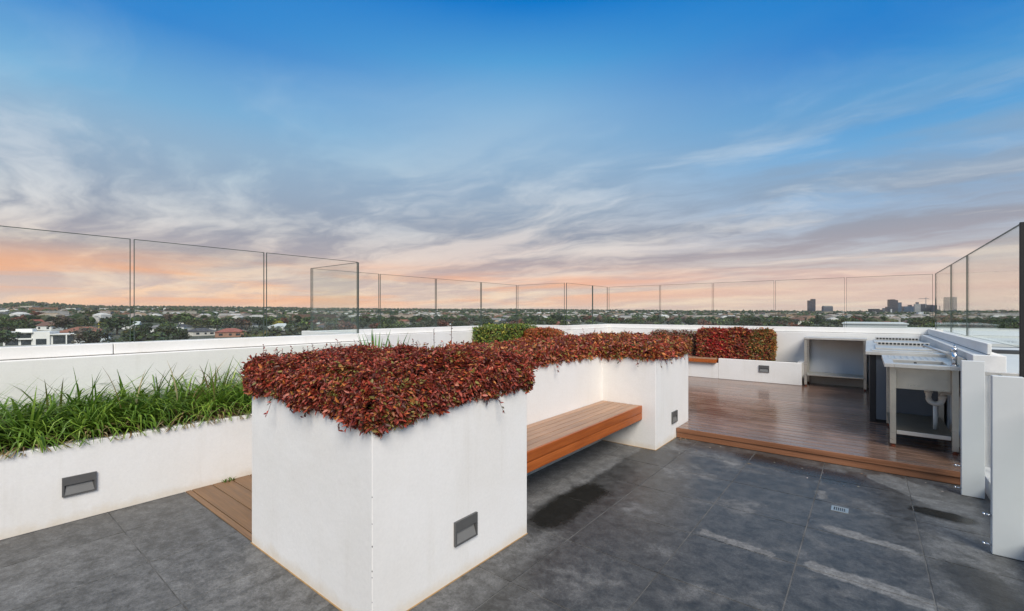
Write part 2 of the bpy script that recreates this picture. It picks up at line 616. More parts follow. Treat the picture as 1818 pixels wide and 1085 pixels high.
M['black'] = simple('black_void', (0.012, 0.012, 0.012), 0.6)
M['rust'] = simple('rusty_foot', lin(120, 58, 34), 0.7, var=0.3, scale=60)
M['leaf'] = leaf_mat('small_leaf', 0.48, 0.28)
M['grassm'] = leaf_mat('grass_blade', 0.45, 0.28, 0.4)
M['twig'] = simple('twig', lin(70, 42, 30), 0.8, var=0.3, scale=40)
M['core'] = simple('hedge_twigs', lin(46, 28, 20), 0.9, var=0.5, scale=60, bump=1.0, bscale=80)
M['treeleaf'] = leaf_mat('tree_leaf', 0.6, 0.15, 0.2)
M['bark'] = simple('bark', (0.09, 0.065, 0.05), 0.9, var=0.3, scale=2)


# ------------------------------------------------------------------ terrain shape
F2 = (-math.sin(YAW), math.cos(YAW))
R2 = (math.cos(YAW), math.sin(YAW))
GROUND_Z = -11.5
_rx = np.array([-70, -55, -48.8, -47.5, -46.9, -45, -43.5, -37, -27, -18.8, 0, 7, 26, 41, 48.8, 60, 75])
_re = np.array([8, 9, 10.5, 13, 13.5, 11, 9.0, 9.3, 9, 7.6, 6.9, 6, 3.6, 1.5, 2.2, 5, 6]) / 795.0


def ridge(azd):
    a = min(max(azd, -70), 75)
    return float(np.interp(a, _rx, _re))


def terr(x, y):
    r = math.hypot(x, y)
    fx, rx = x * F2[0] + y * F2[1], x * R2[0] + y * R2[1]
    az = math.degrees(math.atan2(rx, fx))
    if r < 60:
        return GROUND_Z
    zr = EYE + 5200 * ridge(az)
    s = min(max((r - 260) / 4940, 0), 1)
    k = s ** 1.22
    z = GROUND_Z + (zr - GROUND_Z) * k
    amp = min(9.0, max(0, r - 150) * 0.006) * (1 - 0.4 * s)
    z += amp * (mnoise.fractal(Vector((x / 420, y / 420, 0.3)), 1.0, 2.0, 4)) * 0.8
    if r > 5200:
        z -= (r - 5200) * 0.004
    return z


def polar(azd, r):
    a = rad(azd)
    c, s = math.cos(a) * r, math.sin(a) * r
    return (F2[0] * c + R2[0] * s, F2[1] * c + R2[1] * s)


def build_ground():
    rr = [0.5, 30, 60, 90, 120, 150, 180, 215, 255, 300, 350, 410, 480, 560, 650, 750, 870, 1000, 1150, 1320, 1500,
          1700, 1900, 2150, 2400, 2700, 3000, 3350, 3700, 4100, 4500, 4850, 5200, 5600, 6500, 9000]
    na = 240
    v, f = [], []
    for r in rr:
        for k in range(na):
            x, y = polar(360.0 * k / na - 180, r)
            v.append((x, y, terr(x, y)))
    for i in range(len(rr) - 1):
        for k in range(na):
            a, b_ = i * na + k, i * na + (k + 1) % na
            f.append((a, a + na, b_ + na, b_))
    f.append(tuple(range(na)))
    me = bpy.data.meshes.new('ground')
    me.from_pydata(v, [], f)
    me.update()
    m, t, b, o = mat('suburb_ground')
    p = t.pos()
    n = t.noise(p, 0.02, 7, 0.65)
    n2 = t.noise(p, 0.16, 5, 0.7)
    c = t.ramp(n, [(0.3, (0.030, 0.042, 0.022, 1)), (0.5, (0.055, 0.065, 0.035, 1)), (0.68, (0.075, 0.066, 0.05, 1))])
    c = t.vmath('SCALE', c, t.remap(n2, 0.3, 0.7, 0.6, 1.4))
    t.put(b.inputs['Base Color'], c)
    b.inputs['Roughness'].default_value = 0.95
    me.materials.append(m)
    me.polygons.foreach_set('use_smooth', [True] * len(me.polygons))
    return structure(link('ground', me))


build_ground()

# ------------------------------------------------------------------ terrace floor
XL, XR, YD = -4.64, 0.78, 5.68          # left planter wall, right wall, deck front
fl = MB()
fl.prism([(XL, -2.6), (XR + 0.2, -2.6), (XR + 0.2, 11.05), (-4.64, 11.05)], -0.28, -0.0030)
terrace = structure(fl.build('terrace_floor', M['grout']))
TX, TY = 0.632, 0.6205
tx0, ty0 = 0.285, 2.64
full = MB()
full.box(-TX / 2 + 0.0034, TX / 2 - 0.0034, -TY / 2 + 0.0034, TY / 2 - 0.0034, -0.0092, 0.0, bev=0.0012)
full_me = full.mesh('tile', M['tile'])
for i in range(-8, 2):
    for j in range(-8, 6):
        x0, x1 = tx0 + i * TX, tx0 + (i + 1) * TX
        y0, y1 = ty0 + j * TY, ty0 + (j + 1) * TY
        dzz = random.uniform(-0.0006, 0.0006)
        cx0, cx1, cy0, cy1 = max(x0, XL), min(x1, XR + 0.18), y0, min(y1, YD)
        if x0 < -3.27:
            cy1 = min(cy1, 1.281)
            if x1 > -3.27 and y1 > 1.281:
                cx0 = x0
        if cx1 - cx0 < 0.02 or cy1 - cy0 < 0.02:
            continue
        # the tall planter stands on its own base, no tile beneath its middle
        if cx0 > -3.25 and cx1 < -1.9 and 1.3 < cy0 and cy1 < 2.5:
            continue
        whole = abs(cx1 - cx0 - TX) < 1e-6 and abs(cy1 - cy0 - TY) < 1e-6
        if whole:
            link('tile', full_me, terrace, ((x0 + x1) / 2, (y0 + y1) / 2, dzz))
        else:
            b_ = MB()
            b_.box(cx0 + 0.0034, cx1 - 0.0034, cy0 + 0.0034, cy1 - 0.0034, -0.0092, 0.0, bev=0.0012)
            b_.build('tile', M['tile'], terrace, loc=(0, 0, dzz))

# the walkway of boards between the planters, level with the tiles
walk = MB()
walk.box(XL, -3.262, 1.285, 9.3, -0.0028, -0.0016)
walkway = structure(walk.build('timber_walkway', M['decksub']))
yy = 1.284
first = True
while yy < 9.2:
    w_ = 0.040 if first else 0.150
    b_ = MB()
    b_.box(XL + 0.002, -3.264, yy, yy + w_, -0.0014, 0.008, bev=0.003)
    b_.build('board', M['walk'], walkway)
    yy += w_ + 0.006
    first = False

# the raised deck
HD = 0.123
dk = MB()
dk.box(-4.6, XR - 0.004, YD + 0.03, 11.04, 0.0, HD - 0.030)
deck = structure(dk.build('timber_deck', M['decksub']))
yy = YD
while yy < 11.0:
    b_ = MB()
    x0 = -1.872 if yy < 6.16 else -4.6
    b_.box(x0, XR - 0.006, yy + 0.0015, min(yy + 0.1270, 11.03), HD - 0.022 + 0.0004, HD + random.uniform(-0.0006, 0.0006), bev=0.004)
    b_.build('board', M['deck'], deck)
    yy += 0.1425
fb = MB()
fb.box(-1.874, 0.76, YD - 0.001, YD + 0.022, 0.002, HD - 0.028, bev=0.003)
o = fb.build('fascia', M['deckface'], deck)
o['label'] = 'orange brown fascia board along the deck step'
# nosing board on the front edge has the same warmer tone
fb = MB()
fb.box(-1.874, 0.76, YD - 0.012, YD - 0.0015, HD - 0.052, HD + 0.001, bev=0.003)
fb.build('nosing', M['deckface'], deck)

# floor drain
dr = thing('floor_drain', 'small square slotted metal drain set in the wet grey tiles', 'drain')
b_ = MB()
cx, cy, h = -0.171, 4.385, 0.055
b_.box(cx - h, cx + h, cy - h, cy - h + 0.018, 0.0005, 0.004)
b_.box(cx - h, cx + h, cy + h - 0.018, cy + h, 0.0005, 0.004)
b_.box(cx - h, cx - h + 0.016, cy - h + 0.018, cy + h - 0.018, 0.0005, 0.004)
b_.box(cx + h - 0.016, cx + h, cy - h + 0.018, cy + h - 0.018, 0.0005, 0.004)
b_.build('frame', M['steel'], dr)
for k in range(6):
    b_ = MB()
    xk = cx - h + 0.024 + k * 0.0125
    b_.box(xk, xk + 0.006, cy - h + 0.018, cy + h - 0.018, 0.0004, 0.0032)
    b_.build('bar', M['steel'], dr)
b_ = MB()
b_.box(cx - h + 0.016, cx + h - 0.016, cy - h + 0.018, cy + h - 0.018, 0.0002, 0.0010)
b_.build('sump', M['black'], dr)


# ------------------------------------------------------------------ step lights
def step_light(parent, origin, axis_u, normal):
    """hooded recessed light: plate 0.19 x 0.14 with a slot in its lower half"""
    ox, oy, oz = origin
    ux, uy = axis_u
    nx, ny = normal

    def P3(u, v, n):
        return (ox + ux * u + nx * n, oy + uy * u + ny * n, oz + v)

    def quadbox(mb, u0, u1, v0, v1, n0, n1):
        c = [P3(u, v, n) for n in (n0, n1) for v in (v0, v1) for u in (u0, u1)]
        mb.add(c, [(0, 1, 3, 2), (4, 6, 7, 5), (0, 4, 5, 1), (2, 3, 7, 6), (0, 2, 6, 4), (1, 5, 7, 3)])
    W, H_ = 0.094, 0.070
    root = MB()
    quadbox(root, -W, W, H_ - 0.058, H_, 0.001, 0.016)
    quadbox(root, -W, W, -H_, -H_ + 0.010, 0.001, 0.016)
    quadbox(root, -W, -W + 0.012, -H_ + 0.010, H_ - 0.058, 0.001, 0.016)
    quadbox(root, W - 0.012, W, -H_ + 0.010, H_ - 0.058, 0.001, 0.016)
    so_ = root.build('step_light', M['lampmetal'], parent)
    r = MB()
    # reflector slopes back from the lower lip to the top of the slot
    a0, a1 = -W + 0.012, W - 0.012
    v0, v1 = -H_ + 0.010, H_ - 0.058
    r.add([P3(a0, v0, 0.014), P3(a1, v0, 0.014), P3(a1 - 0.012, v1 - 0.006, 0.002), P3(a0 + 0.012, v1 - 0.006, 0.002)], [(0, 1, 2, 3)])
    r.build('reflector', M['lamplens'], so_)
    r = MB()
    r.add([P3(a0, v0, 0.014), P3(a0 + 0.012, v1 - 0.006, 0.002), P3(a0, v1, 0.0145)], [(0, 1, 2)])
    r.add([P3(a1, v0, 0.014), P3(a1 - 0.012, v1 - 0.006, 0.002), P3(a1, v1, 0.0145)], [(0, 2, 1)])
    r.add([P3(a0, v1, 0.0145), P3(a1, v1, 0.0145), P3(a1 - 0.012, v1 - 0.006, 0.002), P3(a0 + 0.012, v1 - 0.006, 0.002)], [(0, 3, 2, 1)])
    r.build('hood', M['lampdark'], so_)
    return so_


# ------------------------------------------------------------------ tall planter (U-shaped)
PZ = 1.045
A0, A1 = -3.262, -1.88          # back and front faces along x
B0, B1, B2, B3 = 1.278, 2.538, 4.985, 6.17
RX = -2.546                     # recess back
tp = thing('tall_planter', 'tall white rendered planter wrapping round the timber seat, filled with red hedge', 'planter')
b_ = MB()
Tw = 0.11
outer = [(A0, B0), (A1, B0), (A1, B1), (RX, B1), (RX, B2), (A1, B2), (A1, B3), (A0, B3)]
# body up to the soil line
b_.prism(outer, -0.008, 0.98)
# rim
rim = MB()
inner = [(A0 + Tw, B0 + Tw), (A1 - Tw, B0 + Tw), (A1 - Tw, B1 - Tw), (RX - Tw, B1 - Tw), (RX - Tw, B2 + Tw), (A1 - Tw, B2 + Tw), (A1 - Tw, B3 - Tw), (A0 + Tw, B3 - Tw)]
bm = bmesh.new()
vo0 = [bm.verts.new((x, y, -0.008)) for x, y in outer]
vo1 = [bm.verts.new((x, y, PZ)) for x, y in outer]
vi1 = [bm.verts.new((x, y, PZ)) for x, y in inner]
vi0 = [bm.verts.new((x, y, 0.97)) for x, y in inner]
n_ = len(outer)
for i in range(n_):
    j = (i + 1) % n_
    bm.faces.new((vo0[i], vo0[j], vo1[j], vo1[i]))
    bm.faces.new((vo1[i], vo1[j], vi1[j], vi1[i]))
    bm.faces.new((vi1[i], vi1[j], vi0[j], vi0[i]))
sharp = [e for e in bm.edges if (e.verts[0] in vo1 and e.verts[1] in vo1) or (e.verts[0] in vo0) != (e.verts[1] in vo0)]
bmesh.ops.bevel(bm, geom=sharp, offset=0.003, segments=2, affect='EDGES', profile=0.5)
bmesh.ops.recalc_face_normals(bm, faces=bm.faces)
rim.bm(bm)
rim.build('wall', M['white'], tp)
b_ = MB()
b_.prism(inner, 0.90, 0.985)
b_.build('soil', M['soil'], tp)
# sealant at the foot
for q_ in ((A0 - 0.005, A1 + 0.006, B0 - 0.006, B0 - 0.0005, 0.0, 0.0045), (A1 + 0.0005, A1 + 0.006, B0, B1 + 0.002, 0.0, 0.0045),
           (RX + 0.002, A1 + 0.005, B2 - 0.005, B2 - 0.0005, 0.0, 0.005), (A1 + 0.0005, A1 + 0.005, B2, YD - 0.012, 0.0, 0.005)):
    s_ = MB()
    s_.box(*q_)
    s_.build('sealant', M['seal'], tp)
for zc in (0.15, 0.27, 0.30, 0.42, 0.53, 0.66):
    c_ = MB()
    h_ = random.uniform(0.003, 0.006)
    w1, w2 = random.uniform(0.002, 0.005), random.uniform(0.002, 0.004)
    c_.add([(A1 + 0.0006, B0 + w1, zc), (A1 + 0.0006, B0 - 0.0006, zc + h_), (A1 - w2, B0 - 0.0006, zc + 0.002), (A1 + 0.0006, B0 - 0.0006, zc - h_ * 0.8)],
           [(0, 1, 3), (2, 3, 1)])
    c_.build('chip', M['lampdark'], tp)
step_light(tp, (A1, 1.918, 0.269), (0, 1), (1, 0))
step_light(tp, (A1, 5.60, 0.272), (0, 1), (1, 0))

# ------------------------------------------------------------------ seat in the recess
SZ = 0.489
bench = thing('timber_bench', 'floating timber slat seat with oiled orange front set into the tall white planter', 'bench')
sx0, sx1 = RX + 0.004, -2.036
nsl = 6
pitch = (sx1 - 0.022 - sx0) / nsl
for k in range(nsl):
    b_ = MB()
    b_.box(sx0 + k * pitch + 0.003, sx0 + (k + 1) * pitch - 0.003, B1 + 0.004, B2 - 0.004, SZ - 0.024, SZ + random.uniform(-0.0005, 0.0005), bev=0.003)
    b_.build('slat', M['seat'], bench)
b_ = MB()
b_.box(sx0, sx1 - 0.024, B1 + 0.02, B2 - 0.02, SZ - 0.12, SZ - 0.027)
b_.build('frame', M['decksub'], bench)
for z0, z1 in ((SZ - 0.080, SZ + 0.0008), (SZ - 0.160, SZ - 0.084)):
    b_ = MB()
    b_.box(sx1 - 0.022, sx1, B1 + 0.004, B2 - 0.004, z0, z1, bev=0.003)
    b_.build('front_board', M['seatface'], bench)
# end of the seat stops short of the block's corner and shows its end grain
b_ = MB()
b_.box(RX + 0.003, sx1 - 0.030, B1 + 0.01, B1 + 0.03, SZ - 0.16, SZ - 0.121)
b_.build('bearer', M['white'], bench)

# ------------------------------------------------------------------ low planter at the left
lp = thing('low_planter', 'long low white rendered planter of green grass along the left edge', 'planter')
b_ = MB()
b_.box(XL - 0.12, XL, -2.6, 9.0, -0.01, 0.583, bev=0.006)
b_.build('wall', M['white'], lp)
b_ = MB()
b_.box(-5.448, XL - 0.121, -2.6, 3.53, 0.30, 0.50)
b_.box(-6.848, XL - 0.121, 3.53, 8.9, 0.30, 0.50)
b_.build('soil', M['soil'], lp)
s_ = MB()
s_.box(XL + 0.0005, XL + 0.004, -2.6, 1.28, 0.0, 0.004)
s_.build('sealant', M['grout'], lp)
step_light(lp, (XL, 0.615, 0.271), (0, 1), (1, 0))

# ------------------------------------------------------------------ far planter
fp = thing('far_planter', 'low white planter with a row of red hedge at the back of the deck', 'planter')
FY = 10.505
b_ = MB()
b_.box(-2.56, -1.02, FY, FY + 0.09, HD + 0.002, 0.569, bev=0.006)
b_.box(-1.11, -1.0205, FY + 0.092, 11.045, HD + 0.002, 0.567)
b_.box(-4.6, -2.562, FY + 0.001, FY + 0.09, HD + 0.002, 0.466, bev=0.004)
b_.build('wall', M['white'], fp)
b_ = MB()
b_.box(-4.6, -1.112, FY + 0.091, 11.045, 0.2, 0.535)
b_.build('soil', M['soil'], fp)
step_light(fp, (-1.677, FY, 0.408), (1, 0), (0, -1))
fbn = thing('timber_bench', 'short timber seat top at the left end of the far planter', 'bench')
for k in range(5):
    b_ = MB()
    b_.box(-4.2, -2.60, 10.445 + k * 0.082, 10.445 + k * 0.082 + 0.077, 0.545, 0.570, bev=0.003)
    b_.build('slat', M['seat'], fbn)
b_ = MB()
b_.box(-4.2, -2.60, 10.440, 10.462, 0.470, 0.5445, bev=0.003)
b_.build('front_board', M['seatface'], fbn)
b_ = MB()
b_.box(-2.622, -2.60, 10.4625, 10.86, 0.470, 0.5445, bev=0.003)
b_.build('end_board', M['seatface'], fbn)

# ------------------------------------------------------------------ parapets
UZ0, UZ1 = 1.165, 1.272


def parapet(label, body, ups):
    """body: boxes of the wall; ups: boxes of the cap upstand, one piece each"""
    p = thing('parapet_wall', label, 'wall')
    b_ = MB()
    for x0, x1, y0, y1 in body:
        b_.box(x0, x1, y0, y1, -0.3, UZ0, bev=0.005)
    b_.build('wall', M['white'], p)
    for x0, x1, y0, y1 in ups:
        b_ = MB()
        b_.box(x0, x1, y0, y1, UZ0 + 0.006, UZ1, bev=0.006)
        b_.build('coping', M['white'], p)
        g = MB()
        g.box(x0 + 0.012, x1 - 0.012, y0 + 0.0, y1 - 0.0, UZ0 + 0.0005, UZ0 + 0.0055)
        g.build('joint', M['grout'], p)
    return p


parapet('white rendered parapet behind the left grass border',
        [(-5.82, -5.45, -2.6, 3.70)],
        [(-5.74, -5.55, -2.6, 0.965), (-5.74, -5.55, 0.971, 3.69)])
parapet('white parapet of the recessed bay, running outward at its near end',
        [(-7.20, -5.822, 3.53, 3.78)], [(-7.18, -5.745, 3.56, 3.74)])
parapet('white parapet along the back of the recessed bay',
        [(-7.20, -6.85, 3.782, 9.17)], [(-7.12, -6.93, 3.742, 7.20), (-7.12, -6.93, 7.206, 9.16)])
parapet('white parapet closing the far end of the recessed bay',
        [(-6.848, -5.50, 8.90, 9.17)], [(-6.925, -5.66, 8.98, 9.16)])
parapet('short white parapet beyond the bay leading to the far corner',
        [(-5.82, -5.45, 9.172, 11.42)], [(-5.655, -5.50, 8.98, 11.15)])
parapet('long white parapet along the far side behind the red hedge and steel table',
        [(-5.448, 1.12, 11.05, 11.42)], [(-5.655, -2.0, 11.152, 11.36), (-1.994, 1.07, 11.152, 11.36)])
parapet('white parapet down the right side behind the sink and grill benches',
        [(0.77, 0.985, 5.95, 11.048)], [(0.87, 0.90, 6.0, 8.6), (0.87, 0.90, 8.606, 11.150)])


# ------------------------------------------------------------------ glass balustrades
def balustrade(label, panes, ztop=2.28, zbot=None):
    r = thing('glass_balustrade', label, 'balustrade')
    zb = UZ1 + 0.001 if zbot is None else zbot
    for (x0, y0), (x1, y1) in panes:
        th = 0.008
        d = Vector((x1 - x0, y1 - y0, 0))
        n = Vector((-d.y, d.x, 0)).normalized() * th
        a, b2 = Vector((x0, y0, 0)), Vector((x1, y1, 0))
        c = [a - n, b2 - n, b2 + n, a + n]
        vv = [(q.x, q.y, zb) for q in c] + [(q.x, q.y, ztop) for q in c]
        mb = MB()
        # clear faces stop short of the ground arris that runs round the top and both ends
        ar = 0.0045
        dn = d.normalized() * ar
        zt = ztop - ar
        for p0, p1 in ((a - n, b2 - n), (b2 + n, a + n)):
            e = dn if (p1 - p0).dot(d) > 0 else -dn
            q = [(p0.x, p0.y), (p0.x + e.x, p0.y + e.y), (p1.x - e.x, p1.y - e.y), (p1.x, p1.y)]
            gv = [(x_, y_, z_) for z_ in (zb, zt, ztop) for x_, y_ in q]
            mb.add(gv, [(1, 2, 6, 5)], 0)
            mb.add(gv, [(0, 1, 5, 4), (2, 3, 7, 6), (4, 5, 9, 8), (5, 6, 10, 9), (6, 7, 11, 10)], 1)
        mb.add(vv, [(4, 5, 6, 7), (1, 2, 6, 5), (3, 0, 4, 7), (0, 3, 2, 1)], 1)
        mb.build('pane', [M['glass'], M['gedge']], r)
    return r


g = 0.013
def run_y(x, ys):
    return [((x, a + g), (x, b - g)) for a, b in zip(ys[:-1], ys[1:])]


def run_x(y, xs):
    return [((a + g, y), (b - g, y)) for a, b in zip(xs[:-1], xs[1:])]


balustrade('frameless glass balustrade on the parapet behind the left grass border', run_y(-5.63, [-2.6, -1.36, -0.12, 1.12, 2.355, 3.60]))
balustrade('glass return panel at the near end of the recessed bay', run_x(3.63, [-7.02, -5.655]))
balustrade('glass balustrade along the back of the recessed bay', run_y(-7.02, [3.65, 4.93, 6.30, 7.69, 9.04]))
balustrade('glass return panel at the far end of the recessed bay', run_x(9.07, [-7.02, -5.60]))
balustrade('short glass balustrade between the bay and the far corner', run_y(-5.58, [9.09, 10.39, 11.24]))
balustrade('long glass balustrade along the far side facing the city towers', run_x(11.26, [-5.56, -4.13, -2.865, -1.59, -0.345, 0.955]))
balustrade('glass balustrade on the right side above the sink and grill', run_y(0.975, [7.90, 9.27, 11.24]))
balustrade('nearest tall glass panel at the right edge with a dark end', run_y(0.975, [5.36, 7.90]), zbot=1.274)

# dark metal end channel of the nearest right panel
ch = thing('edge_channel', 'black vertical end trim of the nearest right glass panel', 'trim')
b_ = MB()
b_.box(0.957, 0.993, 5.340, 5.366, 1.02, 2.284, bev=0.003)
b_.build('trim', M['black'], ch)

# ------------------------------------------------------------------ right edge: low wall, fins
rw = thing('low_kerb', 'low white kerb at the right edge behind the two upright white fins', 'kerb')
b_ = MB()
b_.box(0.80, 0.965, -2.6, 5.948, -0.3, 0.14, bev=0.005)
b_.build('wall', M['white'], rw)
balustrade('low glass panels between and beside the two upright white fins', run_y(0.90, [-0.6, 0.6, 1.8, 3.0, 4.19, 5.39, 5.94]), ztop=1.02, zbot=0.141)
for yb, lab in ((5.70, 'steel clamp rail stub above the farther white fin'), (4.50, 'steel clamp rail stub beside the nearer white fin')):
    br = thing('rail_bracket', lab, 'bracket')
    b_ = MB()
    b_.box(0.80, 1.02, yb - 0.02, yb + 0.02, 1.005, 1.04, bev=0.004)
    b_.build('arm', M['steel_light'], br)
    b_ = MB()
    b_.box(1.02, 1.05, yb - 0.03, yb + 0.03, 0.99, 1.06, bev=0.004)
    b_.build('clamp', M['steel'], br)
    b_ = MB()
    b_.tube([(0.93, yb, 0.141), (0.93, yb, 1.004)], 0.012)
    b_.build('post', M['steel_light'], br)


def fin(yc, label):
    f_ = thing('upright_fin', label, 'panel', 'white fins at the right edge')
    b_ = MB()
    b_.box(0.628, 0.768, yc, yc + 0.05, 0.003, 1.151, bev=0.004)
    b_.build('panel', M['finwhite'], f_)
    for z in (0.245, 0.055):
        p_ = MB()
        p_.tube([(0.6275, yc + 0.022, z), (0.600, yc + 0.022, z)], 0.0065, 10)
        p_.tube([(0.5995, yc + 0.022, z), (0.588, yc + 0.022, z)], 0.0105, 12)
        p_.build('bolt', M['chrome'], f_, True)
    return f_


fin(5.375, 'white upright fin nearer the deck, beside the sink')
fin(4.176, 'larger looking white upright fin at the right edge, nearest the camera')

# ------------------------------------------------------------------ steel table by the far wall
tb = thing('steel_table', 'stainless steel work table with a lower shelf against the far white wall', 'table')
TZ = 1.088
tx_0, tx_1, ty_0, ty_1 = -0.985, 0.0, 10.49, 11.04
b_ = MB()
b_.box(tx_0, tx_1, ty_0, ty_1, TZ - 0.040, TZ, bev=0.004)
b_.build('tabletop', M['steel_light'], tb)
b_ = MB()
b_.box(tx_0 + 0.03, tx_1 - 0.02, ty_0 + 0.015, ty_1 - 0.02, 0.335, 0.362, bev=0.003)
b_.build('shelf', M['steel'], tb)
for x in (tx_0 + 0.008, tx_1 - 0.055):
    for y in (ty_0 + 0.015, ty_1 - 0.06):
        b_ = MB()
        b_.box(x, x + 0.045, y, y + 0.045, HD + 0.03, TZ - 0.0402, bev=0.003)
        lg = b_.build('leg', M['steel'], tb)
        b_ = MB()
        b_.tube([(x + 0.022, y + 0.022, HD + 0.001), (x + 0.022, y + 0.022, HD + 0.031)], 0.018, 10)
        b_.build('foot', M['rust'], lg)

# ------------------------------------------------------------------ grill bench along the right wall
gb = thing('grill_bench', 'long stainless barbecue bench with slotted plates on a dark cabinet', 'barbecue')
GZ = 1.056
b_ = MB()
b_.box(-0.020, 0.762, 7.52, 11.03, GZ - 0.045, GZ, bev=0.004)
b_.build('benchtop', M['steel_light'], gb)
b_ = MB()
b_.box(0.09, 0.70, 7.60, 10.95, HD + 0.04, GZ - 0.046)
b_.build('cabinet', M['grey'], gb)
b_ = MB()
b_.box(0.023, 0.0885, 7.598, 10.95, HD + 0.002, GZ - 0.0455, bev=0.003)
b_.build('side_panel', M['dark'], gb)
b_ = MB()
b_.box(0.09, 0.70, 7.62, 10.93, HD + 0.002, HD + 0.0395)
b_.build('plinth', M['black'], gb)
for y0 in (8.05, 9.75):
    b_ = MB()
    b_.box(0.09, 0.70, y0, y0 + 1.05, GZ + 0.0005, GZ + 0.022, bev=0.004)
    pl = b_.build('hotplate', M['steel_light'], gb)
    yy_ = y0 + 0.68
    b_ = MB()
    b_.box(0.11, 0.70, yy_, yy_ + 0.14, GZ + 0.0222, GZ + 0.072, bev=0.004)
    b_.build('vent_box', M['steel_light'], pl)
    for k in range(13):
        b_ = MB()
        xk = 0.128 + k * 0.0438
        b_.box(xk, xk + 0.029, yy_ - 0.004, yy_ - 0.0005, GZ + 0.034, GZ + 0.060)
        b_.build('slot', M['black'], pl)
b_ = MB()
b_.box(0.05, 0.64, 7.60, 7.72, GZ + 0.0005, GZ + 0.014, bev=0.003)
b_.build('front_tray', M['steel_light'], gb)
b_ = MB()
b_.box(0.03, 0.75, 7.80, 7.83, GZ + 0.0005, GZ + 0.010, bev=0.003)
b_.build('bead', M['steel_light'], gb)

# ------------------------------------------------------------------ sink bench
sk = thing('sink_bench', 'stainless sink bench with open shelf nearest on the deck', 'sink')
KZ = 1.02
kx0, kx1, ky0, ky1 = 0.142, 0.742, 6.24, 7.50
b_ = MB()
# bench top as a frame round the bowl
bx0, bx1, by0, by1 = 0.225, 0.650, 6.40, 6.85
b_.box(kx0, bx0, ky0, ky1, KZ - 0.040, KZ, bev=0.003)
b_.box(bx1, kx1, ky0, ky1, KZ - 0.040, KZ, bev=0.003)
b_.box(bx0 + 0.0002, bx1 - 0.0002, ky0, by0, KZ - 0.0395, KZ - 0.0005, bev=0.003)
b_.box(bx0 + 0.0002, bx1 - 0.0002, by1, ky1, KZ - 0.0395, KZ - 0.0005, bev=0.003)
b_.build('benchtop', M['steel_light'], sk)
b_ = MB()
b_.box(bx0 - 0.02, bx1 + 0.02, by0 - 0.02, by1 + 0.02, 0.745, 0.752)
b_.box(bx0 - 0.02, bx0 - 0.004, by0 - 0.02, by1 + 0.02, 0.7525, KZ - 0.041)
b_.box(bx1 + 0.004, bx1 + 0.02, by0 - 0.02, by1 + 0.02, 0.7525, KZ - 0.041)
b_.box(bx0 - 0.0035, bx1 + 0.0035, by0 - 0.02, by0 - 0.004, 0.7525, KZ - 0.041)
b_.box(bx0 - 0.0035, bx1 + 0.0035, by1 + 0.004, by1 + 0.02, 0.7525, KZ - 0.041)
b_.build('bowl', M['steel'], sk)
# drainer ridges
for k in range(8):
    b_ = MB()
    xk = 0.20 + k * 0.058
    b_.box(xk, xk + 0.020, 6.95, 7.40, KZ + 0.0002, KZ + 0.005, bev=0.002)
    b_.build('drainer_ridge', M['steel_light'], sk)
b_ = MB()
b_.box(0.743, 0.766, ky0 + 0.02, ky1, KZ - 0.04, KZ + 0.085, bev=0.004)
b_.build('splashback', M['steel'], sk)
b_ = MB()
b_.box(0.195, 0.69, 6.335, 7.45, 0.270, 0.300, bev=0.003)
b_.build('shelf', M['steel_dark'], sk)
b_ = MB()
b_.box(0.245, 0.665, 6.322, 6.3345, 0.262, 0.302, bev=0.002)
b_.build('rail', M['steel_light'], sk)
for x in (0.190, 0.670):
    for y in (6.30, 7.42):
        b_ = MB()
        b_.box(x, x + 0.050, y, y + 0.050, HD + 0.035, KZ - 0.0405, bev=0.003)
        lg = b_.build('leg', M['steel'], sk)
        b_ = MB()
        b_.tube([(x + 0.025, y + 0.025, HD + 0.001), (x + 0.025, y + 0.025, HD + 0.018)], 0.021, 10)
        b_.tube([(x + 0.025, y + 0.025, HD + 0.018), (x + 0.025, y + 0.025, HD + 0.036)], 0.014, 10)
        b_.build('foot', M['rust'], lg)
# waste and trap
b_ = MB()
pts = [(0.52, 6.62, 0.744), (0.52, 6.62, 0.66)]
for k in range(13):
    a = math.pi + math.pi * k / 12
    pts.append((0.575 + 0.055 * math.cos(a), 6.62, 0.635 + 0.055 * math.sin(a)))
pts += [(0.63, 6.62, 0.68), (0.645, 6.62, 0.705), (0.70, 6.62, 0.712), (0.768, 6.62, 0.712)]
b_.tube(pts, 0.026, 14)
b_.tube([(0.52, 6.62, 0.735), (0.52, 6.62, 0.690)], 0.036, 16)
b_.tube([(0.626, 6.62, 0.640), (0.632, 6.62, 0.678)], 0.033, 16)
b_.build('trap', M['pvc'], sk, True)
b_ = MB()
b_.tube([(0.575, 6.64, 0.58), (0.575, 6.64, 0.30)], 0.018, 10)
b_.build('waste_pipe', M['pvc'], sk, True)
